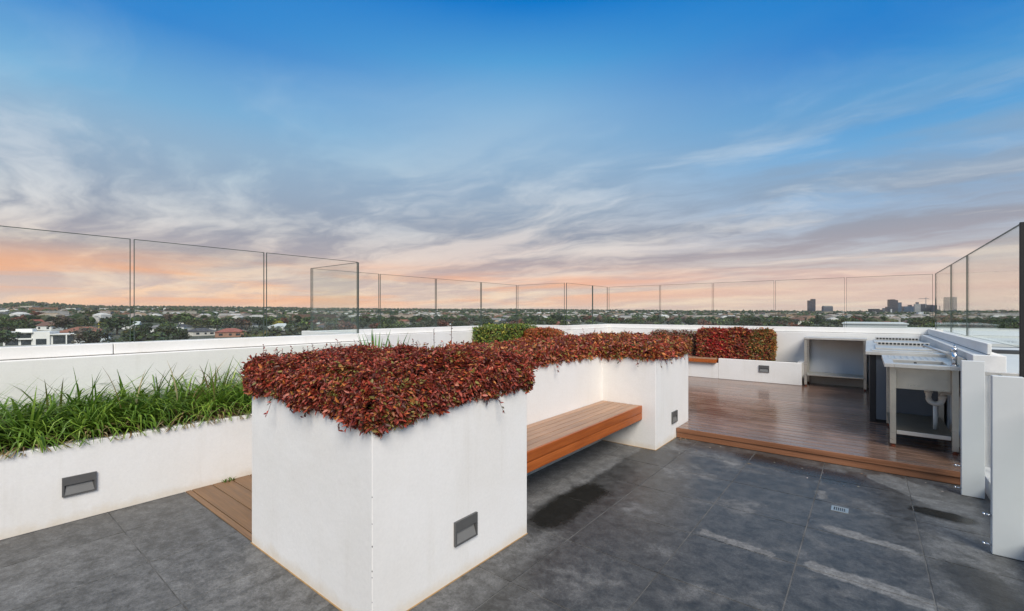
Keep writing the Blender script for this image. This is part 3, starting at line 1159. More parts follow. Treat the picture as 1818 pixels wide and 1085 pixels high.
# mixer tap
tap = MB()
tap.tube([(0.690, 6.34, KZ + 0.0005), (0.690, 6.34, KZ + 0.012)], 0.030, 18)
tap.tube([(0.690, 6.34, KZ + 0.012), (0.690, 6.34, KZ + 0.145)], 0.021, 18)
tap.tube([(0.690, 6.34, KZ + 0.145), (0.690, 6.34, KZ + 0.185)], [0.023, 0.021], 18)
tp_o = tap.build('tap', M['chrome'], sk, True)
b_ = MB()
b_.tube([(0.685, 6.345, KZ + 0.105), (0.48, 6.60, KZ + 0.185)], 0.014, 12)
b_.tube([(0.483, 6.597, KZ + 0.184), (0.478, 6.603, KZ + 0.165)], 0.011, 12)
b_.build('spout', M['steel_light'], tp_o, True)
b_ = MB()
b_.tube([(0.690, 6.34, KZ + 0.186), (0.690, 6.34, KZ + 0.20), (0.70, 6.40, KZ + 0.215)], 0.008, 8)
b_.build('lever', M['chrome'], tp_o, True)
b_ = MB()
b_.tube([(0.40, 6.42, KZ - 0.02), (0.40, 6.42, KZ + 0.012)], 0.012, 10)
b_.build('plug', M['black'], sk, True)


# ------------------------------------------------------------------ foliage generators
def leaf_mesh(name, P, A, N, L, Wd, C, m, six=False):
    """P base points, A leaf axis, N leaf normal, L lengths, Wd widths, C colours"""
    P, A, N = np.asarray(P, float), np.asarray(A, float), np.asarray(N, float)
    A /= np.linalg.norm(A, axis=1)[:, None] + 1e-9
    S = np.cross(N, A)
    S /= np.linalg.norm(S, axis=1)[:, None] + 1e-9
    N = np.cross(A, S)
    n = len(P)
    L = L[:, None]
    Wd = Wd[:, None]
    if six:
        V = np.stack([P,
                      P + A * L * 0.30 + S * Wd * 0.46 + N * Wd * 0.20,
                      P + A * L * 0.68 + S * Wd * 0.38 + N * Wd * 0.10,
                      P + A * L * 1.0 - N * L * 0.10,
                      P + A * L * 0.68 - S * Wd * 0.38 + N * Wd * 0.10,
                      P + A * L * 0.30 - S * Wd * 0.46 + N * Wd * 0.20], 1).reshape(-1, 3)
        k = 6
        fi = np.array([0, 1, 2, 3, 0, 3, 4, 5])
        per, nf = 4, 2
    else:
        V = np.stack([P, P + A * L * 0.45 + S * Wd * 0.5 + N * Wd * 0.15, P + A * L,
                      P + A * L * 0.45 - S * Wd * 0.5 + N * Wd * 0.15], 1).reshape(-1, 3)
        k = 4
        fi = np.array([0, 1, 2, 0, 2, 3])
        per, nf = 3, 2
    idx = (np.arange(n)[:, None] * k + fi[None, :]).reshape(-1)
    me = bpy.data.meshes.new(name)
    me.vertices.add(len(V))
    me.vertices.foreach_set('co', V.reshape(-1).astype(np.float32))
    me.loops.add(len(idx))
    me.loops.foreach_set('vertex_index', idx.astype(np.int32))
    me.polygons.add(n * nf)
    me.polygons.foreach_set('loop_start', np.arange(0, n * nf * per, per, dtype=np.int32))
    me.polygons.foreach_set('loop_total', np.full(n * nf, per, dtype=np.int32))
    at = me.attributes.new('Col', 'FLOAT_COLOR', 'POINT')
    CC = np.concatenate([np.repeat(C, k, axis=0), np.ones((n * k, 1))], 1)
    at.data.foreach_set('color', CC.reshape(-1).astype(np.float32))
    me.materials.append(m)
    me.update(calc_edges=True)
    me.validate()
    return me


def palette_pick(pal, wts, n, jitter=0.22):
    pal = np.array(pal)
    w_ = np.array(wts, float)
    i = RNG.choice(len(pal), n, p=w_ / w_.sum())
    c = pal[i] * 1.15 * (1 + RNG.normal(0, jitter, (n, 1))) * (1 + RNG.normal(0, 0.06, (n, 3)))
    return np.clip(c, 0.004, 0.9)


def snoise(P, s, seed=0.0):
    return np.array([mnoise.noise(Vector((p[0] * s + seed, p[1] * s + seed * 1.7, p[2] * s))) for p in P])


def in_rects(x, y, rects):
    k = np.zeros(len(x), bool)
    for x0, x1, y0, y1 in rects:
        k |= (x > x0) & (x < x1) & (y > y0) & (y < y1)
    return k


def edge_dist(x, y, rects):
    """distance to the outside of a union of rectangles (coarse)"""
    d = np.full(len(x), 9.0)
    for r in (0.02, 0.04, 0.06, 0.08, 0.11, 0.14, 0.18):
        for k in range(12):
            a = 6.28318 * k / 12
            out = ~in_rects(x + r * math.cos(a), y + r * math.sin(a), rects)
            d = np.where(out & (d > r), r, d)
    return d


MAROON, RED, ORANGE, OLIVE, DARKR, PINK, GREEN, LGREEN, YEL = ((0.18, 0.030, 0.020), (0.34, 0.055, 0.028), (0.46, 0.17, 0.045), (0.22, 0.18, 0.045),
                                                           (0.075, 0.020, 0.015), (0.42, 0.16, 0.11), (0.05, 0.11, 0.02), (0.16, 0.24, 0.03), (0.34, 0.32, 0.05))


def hedge(name, label, cat, rects, z0, ztop, n_top, n_side, perim, size, pal, wts, seed, droop=0.0, over=0.045, bumpy=0.035, round_=0.10, group=None, six=False, pal2=None, wts2=None, sprigs=0, corner=None):
    """rects: footprint; perim: list of (x0,y0,x1,y1,nx,ny) outer faces that show leaves"""
    root = thing(name, label, cat, group)
    ex = [(a - over, b + over, c - over, d + over) for a, b, c, d in rects]
    # --- top
    Px, Py = [], []
    area = [(b - a) * (d - c) for a, b, c, d in ex]
    tot = sum(area)
    for (a, b, c, d), ar in zip(ex, area):
        k = int(n_top * ar / tot)
        Px.append(RNG.uniform(a, b, k))
        Py.append(RNG.uniform(c, d, k))
    x, y = np.concatenate(Px), np.concatenate(Py)
    ed = edge_dist(x, y, ex)
    h = ztop - (np.clip(round_ - ed, 0, None) / round_) ** 2 * min(0.10, (ztop - z0) * 0.45)
    P0 = np.stack([x, y, np.zeros_like(x)], 1)
    h = h + bumpy * (snoise(P0, 2.3, seed) + 0.9 * snoise(P0, 6.0, seed + 3) + 0.5 * snoise(P0, 15.0, seed + 7))
    depth = np.abs(RNG.normal(0, 0.026, len(x)))
    P_top = np.stack([x, y, h - depth], 1)
    N_top = np.stack([RNG.normal(0, .55, len(x)), RNG.normal(0, .55, len(x)), np.ones(len(x))], 1)
    # --- sides
    PS, NS = [], []
    lens = [math.hypot(p[2] - p[0], p[3] - p[1]) for p in perim]
    for (xa, ya, xb, yb, nx, ny), ln in zip(perim, lens):
        k = int(n_side * ln / sum(lens))
        s = RNG.uniform(-0.02, 1.02, k)
        bx, by = xa + (xb - xa) * s, ya + (yb - ya) * s
        Q_ = np.stack([bx, by, np.zeros(k)], 1)
        wob = 0.9 * snoise(Q_, 5.0, seed + 9) + 1.1 * np.clip(snoise(Q_, 17.0, seed + 13), 0, 1) * 1.6
        zb = z0 - droop * (0.50 + wob)
        if corner is not None:
            zb = zb - 0.040 * np.exp(-((bx - corner[0]) ** 2 + (by - corner[1]) ** 2) / 0.10)
        top = ztop - 0.05
        u = RNG.uniform(0, 1, k)
        zz = zb + (top - zb) * u
        # belly of the hedge bulges out, the skirt hugs the wall
        bulge = over * (0.35 + 0.65 * np.sin(np.clip((zz - zb) / (top - zb), 0, 1) * 2.6)) + bumpy * 0.6 * snoise(np.stack([bx, by, zz], 1), 6.0, seed + 5)
        off = bulge - np.abs(RNG.normal(0, 0.016, k))
        off = np.where(zz < z0, np.maximum(off, 0.006), off)
        PS.append(np.stack([bx + nx * off, by + ny * off, zz], 1))
        NS.append(np.stack([nx + RNG.normal(0, .55, k), ny + RNG.normal(0, .55, k), 0.45 + RNG.normal(0, .5, k)], 1))
    P_ = np.concatenate([P_top] + PS)
    N_ = np.concatenate([N_top] + NS)
    # hollows between the shoots
    hol = snoise(P_, 11.0, seed + 31) + 0.6 * snoise(P_, 24.0, seed + 37)
    keep = hol + RNG.normal(0, 0.28, len(P_)) > -0.42
    P_, N_ = P_[keep], N_[keep]
    n = len(P_)
    A_ = np.stack([RNG.normal(0, 1, n), RNG.normal(0, 1, n), RNG.normal(0.1, 0.65, n)], 1)
    nn = N_ / np.linalg.norm(N_, axis=1)[:, None]
    A_ = A_ - nn * (np.sum(A_ * nn, 1) * 0.75)[:, None]
    L = size * np.clip(RNG.lognormal(-0.05, 0.32, n), 0.45, 1.8)
    C = palette_pick(pal, wts, n)
    if pal2 is not None:
        C2 = palette_pick(pal2, wts2, n)
        sel = (snoise(P_, 3.2, seed + 20) + RNG.normal(0, 0.22, n)) > 0.22
        C = np.where(sel[:, None], C2, C)
    fo = link('foliage', leaf_mesh('foliage', P_, A_, N_, L, L * RNG.uniform(0.36, 0.5, n), C, M['leaf'], six), root)
    fo['kind'] = 'stuff'
    # --- twig mass inside
    c_ = MB()
    for i, (a, b, c, d) in enumerate(rects):
        q = 0.02 + 0.003 * i
        c_.box(a + q, b - q, c + q, d - q, z0 - 0.03, ztop - 0.075 - 0.004 * i, bev=0.03)
    c_.build('branches', M['core'], root)
    # --- loose sprigs standing proud
    if sprigs:
        sp, lv = MB(), []
        k_ = RNG.choice(len(P_top), sprigs, replace=False)
        LP, LA, LN = [], [], []
        for i in k_:
            b0 = Vector(P_top[i])
            hgt = random.choice([random.uniform(0.015, 0.045), random.uniform(0.03, 0.085)])
            e0 = b0 + Vector((random.uniform(-.02, .02), random.uniform(-.02, .02), hgt))
            sp.tube([b0, e0], 0.0012, 4, cap=False)
            for j in range(5):
                q = b0.lerp(e0, 0.35 + 0.65 * j / 4)
                a_ = random.uniform(0, 6.28)
                LP.append(q)
                LA.append((math.cos(a_), math.sin(a_), random.uniform(0.2, 1.2)))
                LN.append((random.uniform(-1, 1), random.uniform(-1, 1), 1))
        sp.build('sprig_stems', M['twig'], root)['kind'] = 'stuff'
        m_ = len(LP)
        Ls = size * RNG.uniform(0.55, 0.95, m_)
        o_ = link('sprig_leaves', leaf_mesh('sprig_leaves', LP, LA, LN, Ls, Ls * 0.45, palette_pick(pal, wts, m_), M['leaf'], six), root)
        o_['kind'] = 'stuff'
    return root


HPAL = [MAROON, RED, ORANGE, OLIVE, DARKR, PINK]
main_rects = [(A0, A1, B0, B1)]
mid_rects = [(A0, RX, B1 - 0.02, B2 + 0.02)]
far_rects = [(A0, A1, B2, B3)]
hedge('red_hedge', 'dense dark red hedge spilling over the near end of the tall white planter', 'hedge', main_rects, PZ, 1.262, 54000, 46000,
      [(A0, B0, A1, B0, 0, -1), (A1, B0, A1, B1, 1, 0), (A1, B1, RX, B1, 0, 1), (A0, B1, A0, B0, -1, 0)],
      0.0245, HPAL, [40, 36, 8, 5, 14, 11], 1.3, droop=0.036, bumpy=0.055, over=0.05, six=True, corner=(A1, B0),
      pal2=HPAL, wts2=[24, 22, 18, 20, 12, 7], sprigs=430)
hedge('red_hedge', 'narrow red hedge behind the timber seat, in the middle of the tall planter', 'hedge', mid_rects, PZ, 1.232, 11000, 9000,
      [(RX, B1, RX, B2, 1, 0), (A0, B2, A0, B1, -1, 0)],
      0.036, HPAL, [22, 36, 20, 8, 6, 12], 4.1, droop=0.02, over=0.03, pal2=HPAL, wts2=[16, 20, 26, 22, 8, 8], sprigs=30)
hedge('red_hedge', 'clipped red hedge on the far block of the tall planter next to the deck', 'hedge', far_rects, PZ, 1.255, 9000, 11000,
      [(RX, B2, A1, B2, 0, -1), (A1, B2, A1, B3, 1, 0), (A1, B3, A0, B3, 0, 1)],
      0.036, HPAL, [20, 32, 24, 10, 6, 10], 6.7, droop=0.03, over=0.04, pal2=HPAL, wts2=[14, 16, 28, 26, 8, 8], sprigs=40)


def block_perim(x0, x1, y0, y1):
    return [(x0, y0, x1, y0, 0, -1), (x1, y0, x1, y1, 1, 0), (x1, y1, x0, y1, 0, 1), (x0, y1, x0, y0, -1, 0)]


def block_hedge(label, x0, x1, y0, y1, z0, z1, nt, ns, size, pal, wts, seed, **kw):
    return hedge('clipped_hedge', label, 'hedge', [(x0, x1, y0, y1)], z0, z1, nt, ns, block_perim(x0, x1, y0, y1), size, pal, wts, seed, **kw)


block_hedge('bright green clipped box hedge in the recessed bay', -6.82, -6.28, 7.25, 8.85, 0.50, 1.295, 3800, 12500, 0.042,
            [GREEN, LGREEN, YEL, OLIVE], [30, 36, 18, 12], 9.4, over=0.035, round_=0.16)
block_hedge('orange red clipped hedge beside the green one in the bay', -6.20, -5.55, 8.28, 8.88, 0.50, 1.20, 2600, 9000, 0.045,
            [RED, ORANGE, OLIVE, MAROON, (0.40, 0.10, 0.03)], [22, 32, 12, 8, 30], 11.2, over=0.02, round_=0.08)
block_hedge('bright crimson hedge at the left of the far planter', -3.02, -2.42, 10.62, 11.00, 0.54, 1.215, 1800, 7500, 0.045,
            [(0.42, 0.02, 0.02), RED, MAROON, ORANGE], [40, 30, 16, 10], 13.0, over=0.03, pal2=HPAL, wts2=[20, 24, 20, 20, 10, 4], sprigs=14)
block_hedge('dark red hedge in the middle of the far planter', -2.40, -1.98, 10.62, 11.00, 0.54, 1.235, 1500, 6000, 0.045,
            [RED, MAROON, DARKR, ORANGE, OLIVE], [34, 28, 12, 14, 10], 15.0, over=0.03, sprigs=16)
block_hedge('rusty green hedge at the right end of the far planter row', -1.96, -1.56, 10.62, 11.00, 0.54, 1.205, 1500, 6000, 0.045,
            [(0.30, 0.10, 0.03), OLIVE, MAROON, ORANGE, (0.12, 0.13, 0.03)], [28, 26, 16, 18, 16], 17.0, over=0.03, sprigs=14)
block_hedge('brownish thin hedge behind the far timber seat', -4.2, -3.06, 10.86, 11.02, 0.54, 1.15, 900, 3500, 0.045,
            [OLIVE, MAROON, (0.20, 0.10, 0.06)], [20, 30, 30], 19.0, over=0.02)


# sprays hanging from the near corner of the tall planter
def sprays():
    root = thing('hanging_sprays', 'loose trailing red sprays hanging down the near planter corner', 'sprays')
    st, LP, LA, LN = MB(), [], [], []
    spots = [(A1 + 0.012, B0 + d, 1, 0) for d in (0.04, 0.12, 0.30, 0.88)] + \
            [(A1 - d, B0 - 0.012, 0, -1) for d in (0.03, 0.09, 0.22, 0.52, 0.66, 0.98)] + \
            [(A1 + 0.012, B2 + d, 1, 0) for d in (0.02, 0.15, 0.35, 0.55, 0.8, 1.0, 1.05, 1.1)] + \
            [(RX + 0.45, B2 - 0.012, 0, -1), (RX + 0.25, B2 - 0.012, 0, -1), (RX + 0.012, 2.75, 1, 0), (RX + 0.012, 2.9, 1, 0), (RX + 0.012, 3.9, 1, 0)]
    for x, y, nx, ny in spots:
        ln = random.uniform(0.03, 0.13)
        p = Vector((x + nx * 0.02, y + ny * 0.02, PZ + 0.005))
        pts = [p]
        dv = Vector((nx * 0.25 + random.uniform(-.7, .7) * abs(ny), ny * 0.25 + random.uniform(-.7, .7) * abs(nx), -1)).normalized()
        for k in range(5):
            p = p + dv * ln / 5 + Vector((nx * 0.002, ny * 0.002, 0))
            pts.append(p.copy())
            for s in (-1, 1):
                if random.random() < 0.55:
                    side = Vector((-ny, nx, 0)) * s
                    LP.append(p)
                    LA.append(side * random.uniform(.2, 1) + Vector((nx * .6 + random.uniform(-.4, .4), ny * .6 + random.uniform(-.4, .4), random.uniform(-1.2, 0.3))))
                    LN.append((nx + random.uniform(-.5, .5), ny + random.uniform(-.5, .5), 0.8))
        st.tube(pts, 0.0011, 4, cap=False)
    st.build('stems', M['twig'], root)['kind'] = 'stuff'
    n = len(LP)
    L = RNG.uniform(0.022, 0.038, n)
    o_ = link('leaves', leaf_mesh('leaves', LP, LA, LN, L, L * 0.45, palette_pick([MAROON, DARKR, RED, (0.05, 0.05, 0.02)], [30, 26, 24, 14], n), M['leaf'], True), root)
    o_['kind'] = 'stuff'


sprays()


# ------------------------------------------------------------------ grass border
def blades(bases, azs, lens, leans, curls, widths, cols, seg=6, rim=None):
    V, Fc, Cc = [], [], []
    for (bx, by, bz), az, ln, le, cu, wd, c in zip(bases, azs, lens, leans, curls, widths, cols):
        ca, sa = math.cos(az), math.sin(az)
        px, pz = 0.0, 0.0
        th = le
        st = ln / seg
        o_ = len(V)
        for k in range(seg + 1):
            f_ = k / seg
            w_ = wd * (1 - f_ ** 2.2) * (0.65 + 0.35 * min(1, f_ * 3)) + 0.0004
            sx, sy = -sa * w_, ca * w_
            x_, y_, z_ = bx + ca * px, by + sa * px, bz + pz
            if rim is not None and x_ > rim[0] - 0.125:      # blades rest on the planter rim, tips nod just past it
                z_ = max(z_, rim[1] + 0.004) if x_ < rim[0] + 0.002 else max(z_, rim[1] - 0.03)
                x_ = min(x_, rim[0] + 0.02)
            V += [(x_ - sx, y_ - sy, z_), (x_ + sx, y_ + sy, z_)]
            Cc += [c, c]
            px += math.sin(th) * st
            pz += math.cos(th) * st
            th += cu / seg * (0.5 + f_)
        for k in range(seg):
            a = o_ + 2 * k
            Fc.append((a, a + 1, a + 3, a + 2))
    return V, Fc, Cc


def grass_mesh(name, args, seg=6, rim=None):
    V, Fc, Cc = blades(*args, seg=seg, rim=rim)
    me = bpy.data.meshes.new(name)
    me.from_pydata(V, [], Fc)
    at = me.attributes.new('Col', 'FLOAT_COLOR', 'POINT')
    at.data.foreach_set('color', np.concatenate([np.array(Cc), np.ones((len(Cc), 1))], 1).reshape(-1).astype(np.float32))
    me.materials.append(M['grassm'])
    me.polygons.foreach_set('use_smooth', [True] * len(me.polygons))
    me.update()
    return me


def grass_border():
    B_, AZ, LN_, LE, CU, WD, CO = [], [], [], [], [], [], []
    y = -1.3
    clumps = []
    row = 0
    while y < 3.4:
        for k, x in enumerate((-4.88, -5.10, -5.33)):
            clumps.append((x + random.uniform(-.05, .05), y + 0.14 * (k % 2) + random.uniform(-.06, .06)))
        y += 0.285
    for cx_, cy_ in clumps:
        front = (cx_ + 5.3) / 0.45
        hue = 0.5 + 0.5 * mnoise.noise(Vector((cx_ * 2.2, cy_ * 1.7, 3.3)))
        strawy = 0.27 + 0.30 * max(0, mnoise.noise(Vector((cx_ * 1.3, cy_ * 1.1 + 4.0, 8.1)))) + (0.22 if 1.15 < cy_ < 1.9 or cy_ > 2.2 else 0)
        for _ in range(180):
            a = random.uniform(0, 6.28318)
            rr = 0.045 * math.sqrt(random.random())
            bx, by = cx_ + rr * math.cos(a), cy_ + rr * math.sin(a)
            if random.random() < 0.42:
                a = random.gauss(0.50, 0.7)          # comb towards the open side
            old = random.random() < strawy * (0.5 + 0.7 * front)
            l_ = random.uniform(0.46, 0.72) if not old else random.uniform(0.30, 0.46)
            le = random.uniform(0.20, 0.95) if not old else random.uniform(0.6, 1.1)
            cu = random.uniform(1.5, 3.3) if not old else random.uniform(1.4, 2.5)
            if random.random() < 0.03:
                l_, le, cu = random.uniform(0.52, 0.66), random.uniform(0.1, 0.45), random.uniform(0.4, 1.1)
            # keep blades out of the front wall top
            if old:
                c = random.choice([(0.30, 0.22, 0.10), (0.22, 0.15, 0.07), (0.36, 0.30, 0.16), (0.18, 0.17, 0.05)])
            else:
                c = [(0.06, 0.14, 0.02), (0.135, 0.25, 0.03), (0.25, 0.38, 0.05), (0.44, 0.50, 0.10)][min(3, int((hue * 0.6 + random.random() * 0.55) * 3.2))]
            k = random.uniform(0.8, 1.2)
            B_.append((bx, by, 0.53))
            AZ.append(a)
            LN_.append(l_)
            LE.append(le)
            CU.append(cu)
            WD.append(random.uniform(0.0052, 0.0112))
            CO.append((c[0] * k, c[1] * k, c[2] * k))
    me = grass_mesh('grass_border', (B_, AZ, LN_, LE, CU, WD, CO), rim=(XL, 0.583))
    o_ = link('grass_border', me)
    tag(o_, 'thick strappy green grass filling the low left planter', 'grass', kind='stuff')


grass_border()


# strappy plant and dry twigs rising behind the near hedge
def strap_plant(x, y, z, n, ln, label):
    root = thing('strap_plant', label, 'plant')
    B_ = [(x + random.uniform(-.03, .03), y + random.uniform(-.03, .03), z) for _ in range(n)]
    a = [random.uniform(0, 6.283) for _ in range(n)]
    c = [tuple(v * random.uniform(.8, 1.2) for v in (0.10, 0.24, 0.05)) for _ in range(n)]
    me = grass_mesh('leaves', (B_, a, [ln * random.uniform(.75, 1.05) for _ in range(n)], [random.uniform(0.03, .38) for _ in range(n)],
                               [random.uniform(.1, .6) for _ in range(n)], [random.uniform(.020, .034) for _ in range(n)], c))
    link('leaves', me, root)


strap_plant(-4.95, 3.42, 0.49, 22, 0.86, 'broad green strappy plant poking up behind the near red hedge')
strap_plant(-5.25, 3.95, 0.49, 14, 0.82, 'second smaller strappy plant just right of the broad green one')


def twig_spray(x, y, z, h_, label):
    root = thing('dry_twig', label, 'twig')
    s_, LP, LA, LN = MB(), [], [], []
    p0, p1 = Vector((x, y, z)), Vector((x + 0.05, y - 0.04, z + h_))
    s_.tube([p0, p0.lerp(p1, .5) + Vector((.012, 0, 0)), p1], 0.004, 5)
    for k in range(9):
        q = p0.lerp(p1, 0.6 + 0.4 * k / 8)
        LP.append(q)
        a = k * 2.4
        LA.append((math.cos(a), math.sin(a), .6))
        LN.append((0.2, 0.1, 1))
    s_.build('stem', M['twig'], root)
    L = RNG.uniform(.03, .05, 9)
    o_ = link('leaves', leaf_mesh('leaves', LP, LA, LN, L, L * .5, palette_pick([DARKR, MAROON, ORANGE], [3, 3, 1], 9), M['leaf']), root)
    o_['kind'] = 'stuff'


twig_spray(-4.85, 4.65, 0.49, 0.92, 'tall dry twig with a dark tip left of the green hedge')
twig_spray(-4.95, 4.40, 0.49, 0.84, 'shorter reddish twig beside the tall dry one')

# weed and litter
wd_ = thing('weed', 'tiny green weed in the corner of the walkway boards', 'weed')
B_ = [(-4.600 + random.uniform(-.02, .02), 1.60 + random.uniform(-.06, .06), 0.005) for _ in range(16)]
link('leaves', grass_mesh('leaves', (B_, [random.uniform(0, 6.28) for _ in B_], [random.uniform(.03, .06) for _ in B_], [random.uniform(.3, 1.0) for _ in B_],
                                     [.6] * 16, [random.uniform(.004, .008) for _ in B_], [(0.10, 0.16, 0.03)] * 16), seg=3), wd_)
LP, LA, LN = [], [], []
for _ in range(90):
    k = random.random()
    if k < 0.4:
        LP.append((random.gauss(-1.80, .05), random.gauss(5.63, .03), 0.004))
    elif k < 0.6:
        LP.append((random.uniform(-1.8, 0.5), random.uniform(5.0, 5.6), 0.003))
    elif k < 0.82:
        LP.append((random.gauss(-0.2, .12), random.gauss(9.2, .35), HD + 0.003))
    else:
        LP.append((random.uniform(-1.8, 0.1), random.uniform(5.9, 10.4), HD + 0.003))
    LA.append((random.gauss(0, 1), random.gauss(0, 1), 0.1))
    LN.append((0, 0, 1))
L = RNG.uniform(.012, .032, 90)
o_ = link('leaf_litter', leaf_mesh('leaf_litter', LP, LA, LN, L, L * .55, palette_pick([(0.5, 0.45, 0.36), (0.3, 0.2, 0.1), (0.10, 0.05, 0.03)], [4, 3, 3], 90), M['leaf']))
tag(o_, 'scattered dry leaves and crumbs on the deck and tiles', 'litter', kind='stuff')

# ------------------------------------------------------------------ the building under the terrace and its wing
bd = thing('apartment_building', 'white apartment block carrying the terrace', 'building')
b_ = MB()
b_.box(-7.19, 1.11, -14.0, 11.41, GROUND_Z - 0.5, -0.301)
b_.build('wall', M['white'], bd)

wg = thing('roof_wing', 'pale flat roof wing with dark gutters seen through the right glass', 'building')
M['roofpale'] = simple('pale_roof_sheet', lin(196, 200, 196), 0.6, var=0.08, scale=0.8)
M['gutter'] = simple('dark_gutter', lin(58, 60, 62), 0.6, var=0.15)
b_ = MB()
b_.box(1.30, 30.0, 4.0, 34.0, GROUND_Z - 0.5, 0.55)
b_.build('wall', M['roofpale'], wg)
b_ = MB()
b_.box(1.28, 30.2, 3.9, 18.0, 0.5505, 0.62)
b_.box(1.28, 30.2, 19.2, 34.2, 0.5505, 0.66)
b_.build('roof', M['roofpale'], wg)
b_ = MB()
b_.box(1.6, 30.0, 18.05, 19.1, 0.5506, 0.58)
b_.build('gutter', M['gutter'], wg)
b_ = MB()
b_.box(1.35, 30.0, 15.2, 15.5, 0.6205, 0.70)
b_.build('gutter', M['gutter'], wg)
b_ = MB()
b_.box(1.30, 30.0, 33.6, 34.0, 0.6605, 0.78)
b_.build('parapet', M['roofpale'], wg)
b_ = MB()
b_.box(2.2, 30.0, 24.0, 24.1, 0.6605, 0.74)
b_.build('ridge', M['roofpale'], wg)
b_ = MB()
b_.tube([(1.45, 7.2, 0.63), (3.4, 11.6, 1.05)], 0.022, 10)
b_.build('brace_pipe', M['pvc'], wg, True)
b_ = MB()
b_.tube([(1.7, 9.4, 0.64), (3.0, 9.8, 0.64)], 0.05, 10)
b_.build('pipe', M['gutter'], wg, True)

en = thing('roof_enclosure', 'pale plant enclosure just beyond the far glass below the towers', 'enclosure')
b_ = MB()
b_.box(-0.55, 0.84, 16.0, 18.5, GROUND_Z, 1.255)
b_.build('wall', M['roofpale'], en)
b_ = MB()
b_.box(-0.58, 0.87, 15.97, 18.53, 1.2555, 1.285, bev=0.005)
b_.build('cap', M['roofpale'], en)

#@@LANDSCAPE@@
# ------------------------------------------------------------------ suburb and city beyond the parapet
def attr_mat(name, rough=0.85):
    m, t, b, o = mat(name)
    a = t.n('ShaderNodeAttribute', attribute_name='Col')
    n = t.noise(t.pos(), 0.7, 4, 0.7)
    t.put(b.inputs['Base Color'], t.vmath('SCALE', a.outputs['Color'], t.remap(n, 0.3, 0.7, 0.7, 1.3)))
    b.inputs['Roughness'].default_value = rough
    b.inputs['Specular IOR Level'].default_value = 0.2
    return m


M['farattr'] = attr_mat('far_mixed')
M['hwall'] = rand_mat('house_wall', [(0.0, lin(214, 208, 196)), (0.25, lin(226, 222, 214)), (0.5, lin(176, 160, 140)), (0.68, lin(138, 104, 86)), (0.82, lin(190, 182, 162))], 0.8, 0.3, 0.06)
ROOFC = {'terracotta tiled': (132, 84, 64), 'grey tiled': (118, 116, 116), 'brown tiled': (108, 78, 64), 'pale metal': (182, 188, 186), 'charcoal tiled': (66, 66, 70), 'red tiled': (140, 80, 66)}
for k_, c_ in ROOFC.items():
    M['roof ' + k_] = simple('roof_' + k_.replace(' ', '_'), lin(*c_), 0.75, var=0.18, scale=0.9)
M['hwhite'] = simple('white_house_wall', lin(226, 226, 222), 0.7, var=0.04, scale=0.5)
M['hbrick'] = simple('brick_house_wall', lin(150, 112, 92), 0.8, var=0.1, scale=0.7)
M['hglass'] = simple('dark_window', lin(48, 56, 62), 0.12, var=0.2, scale=0.8)


def at_px(px, d):
    """ground point on the line of sight of a column at a given depth"""
    l_ = (px - 909) / 795.0 * d
    return (F2[0] * d + R2[0] * l_, F2[1] * d + R2[1] * l_)


_lx = [-60, 0, 445, 637, 645, 918, 1010, 1090, 1640, 1700, 1818, 1900]
_ly = [620, 617, 598, 588, 584, 573, 576, 575, 583, 597, 605, 610]


def column(x, y):
    d = x * F2[0] + y * F2[1]
    if d < 20:
        return None
    px = 909 + 795 * (x * R2[0] + y * R2[1]) / d
    return px, d


def seen(x, y, ztop):
    c = column(x, y)
    if c is None or not -25 < c[0] < 1845:
        return False
    return 557 + (EYE - ztop) * 795 / c[1] < np.interp(c[0], _lx, _ly) - 2


PANES = [(237, 'the leftmost glass pane'), (472, 'the second left glass pane'), (640, 'the third left glass pane'), (675, 'the glass beside the bay'),
         (775, 'the second bay pane'), (855, 'the third bay pane'), (919, 'the last bay pane'), (1010, 'the far bay return pane'), (1090, 'the short corner panes'),
         (1170, 'the first far pane'), (1265, 'the second far pane'), (1375, 'the third far pane'), (1500, 'the fourth far pane'),
         (1660, 'the last far pane'), (9999, 'the right side glass')]


def pane_of(x, y):
    px = column(x, y)[0]
    for lim, nm in PANES:
        if px < lim:
            return nm


# ---- houses
def house_parts(w_, d_, h_, rh, hip, windows, storeys=1):
    parts = []
    b = MB()
    b.box(-w_ / 2, w_ / 2, -d_ / 2, d_ / 2, -3.0, h_)
    parts.append(('wall', b, 'W'))
    r = MB()
    e = 0.55
    x0, x1, y0, y1 = -w_ / 2 - e, w_ / 2 + e, -d_ / 2 - e, d_ / 2 + e
    k = (y1 - y0) / 2 if hip else 0.0
    r.add([(x0, y0, h_), (x1, y0, h_), (x1, y1, h_), (x0, y1, h_), (x0 + k, 0, h_ + rh), (x1 - k, 0, h_ + rh)],
          [(0, 1, 5, 4), (2, 3, 4, 5), (1, 2, 5), (3, 0, 4), (3, 2, 1, 0)])
    parts.append(('roof', r, 'R'))
    for s in range(storeys):
        for (u, ww) in windows:
            for sy in (-1, 1):
                q = MB()
                q.box(u - ww / 2, u + ww / 2, sy * (d_ / 2 + 0.01) - 0.04, sy * (d_ / 2 + 0.01) + 0.04, 0.9 + s * 2.9, 2.2 + s * 2.9)
                parts.append(('window', q, 'G'))
    return parts


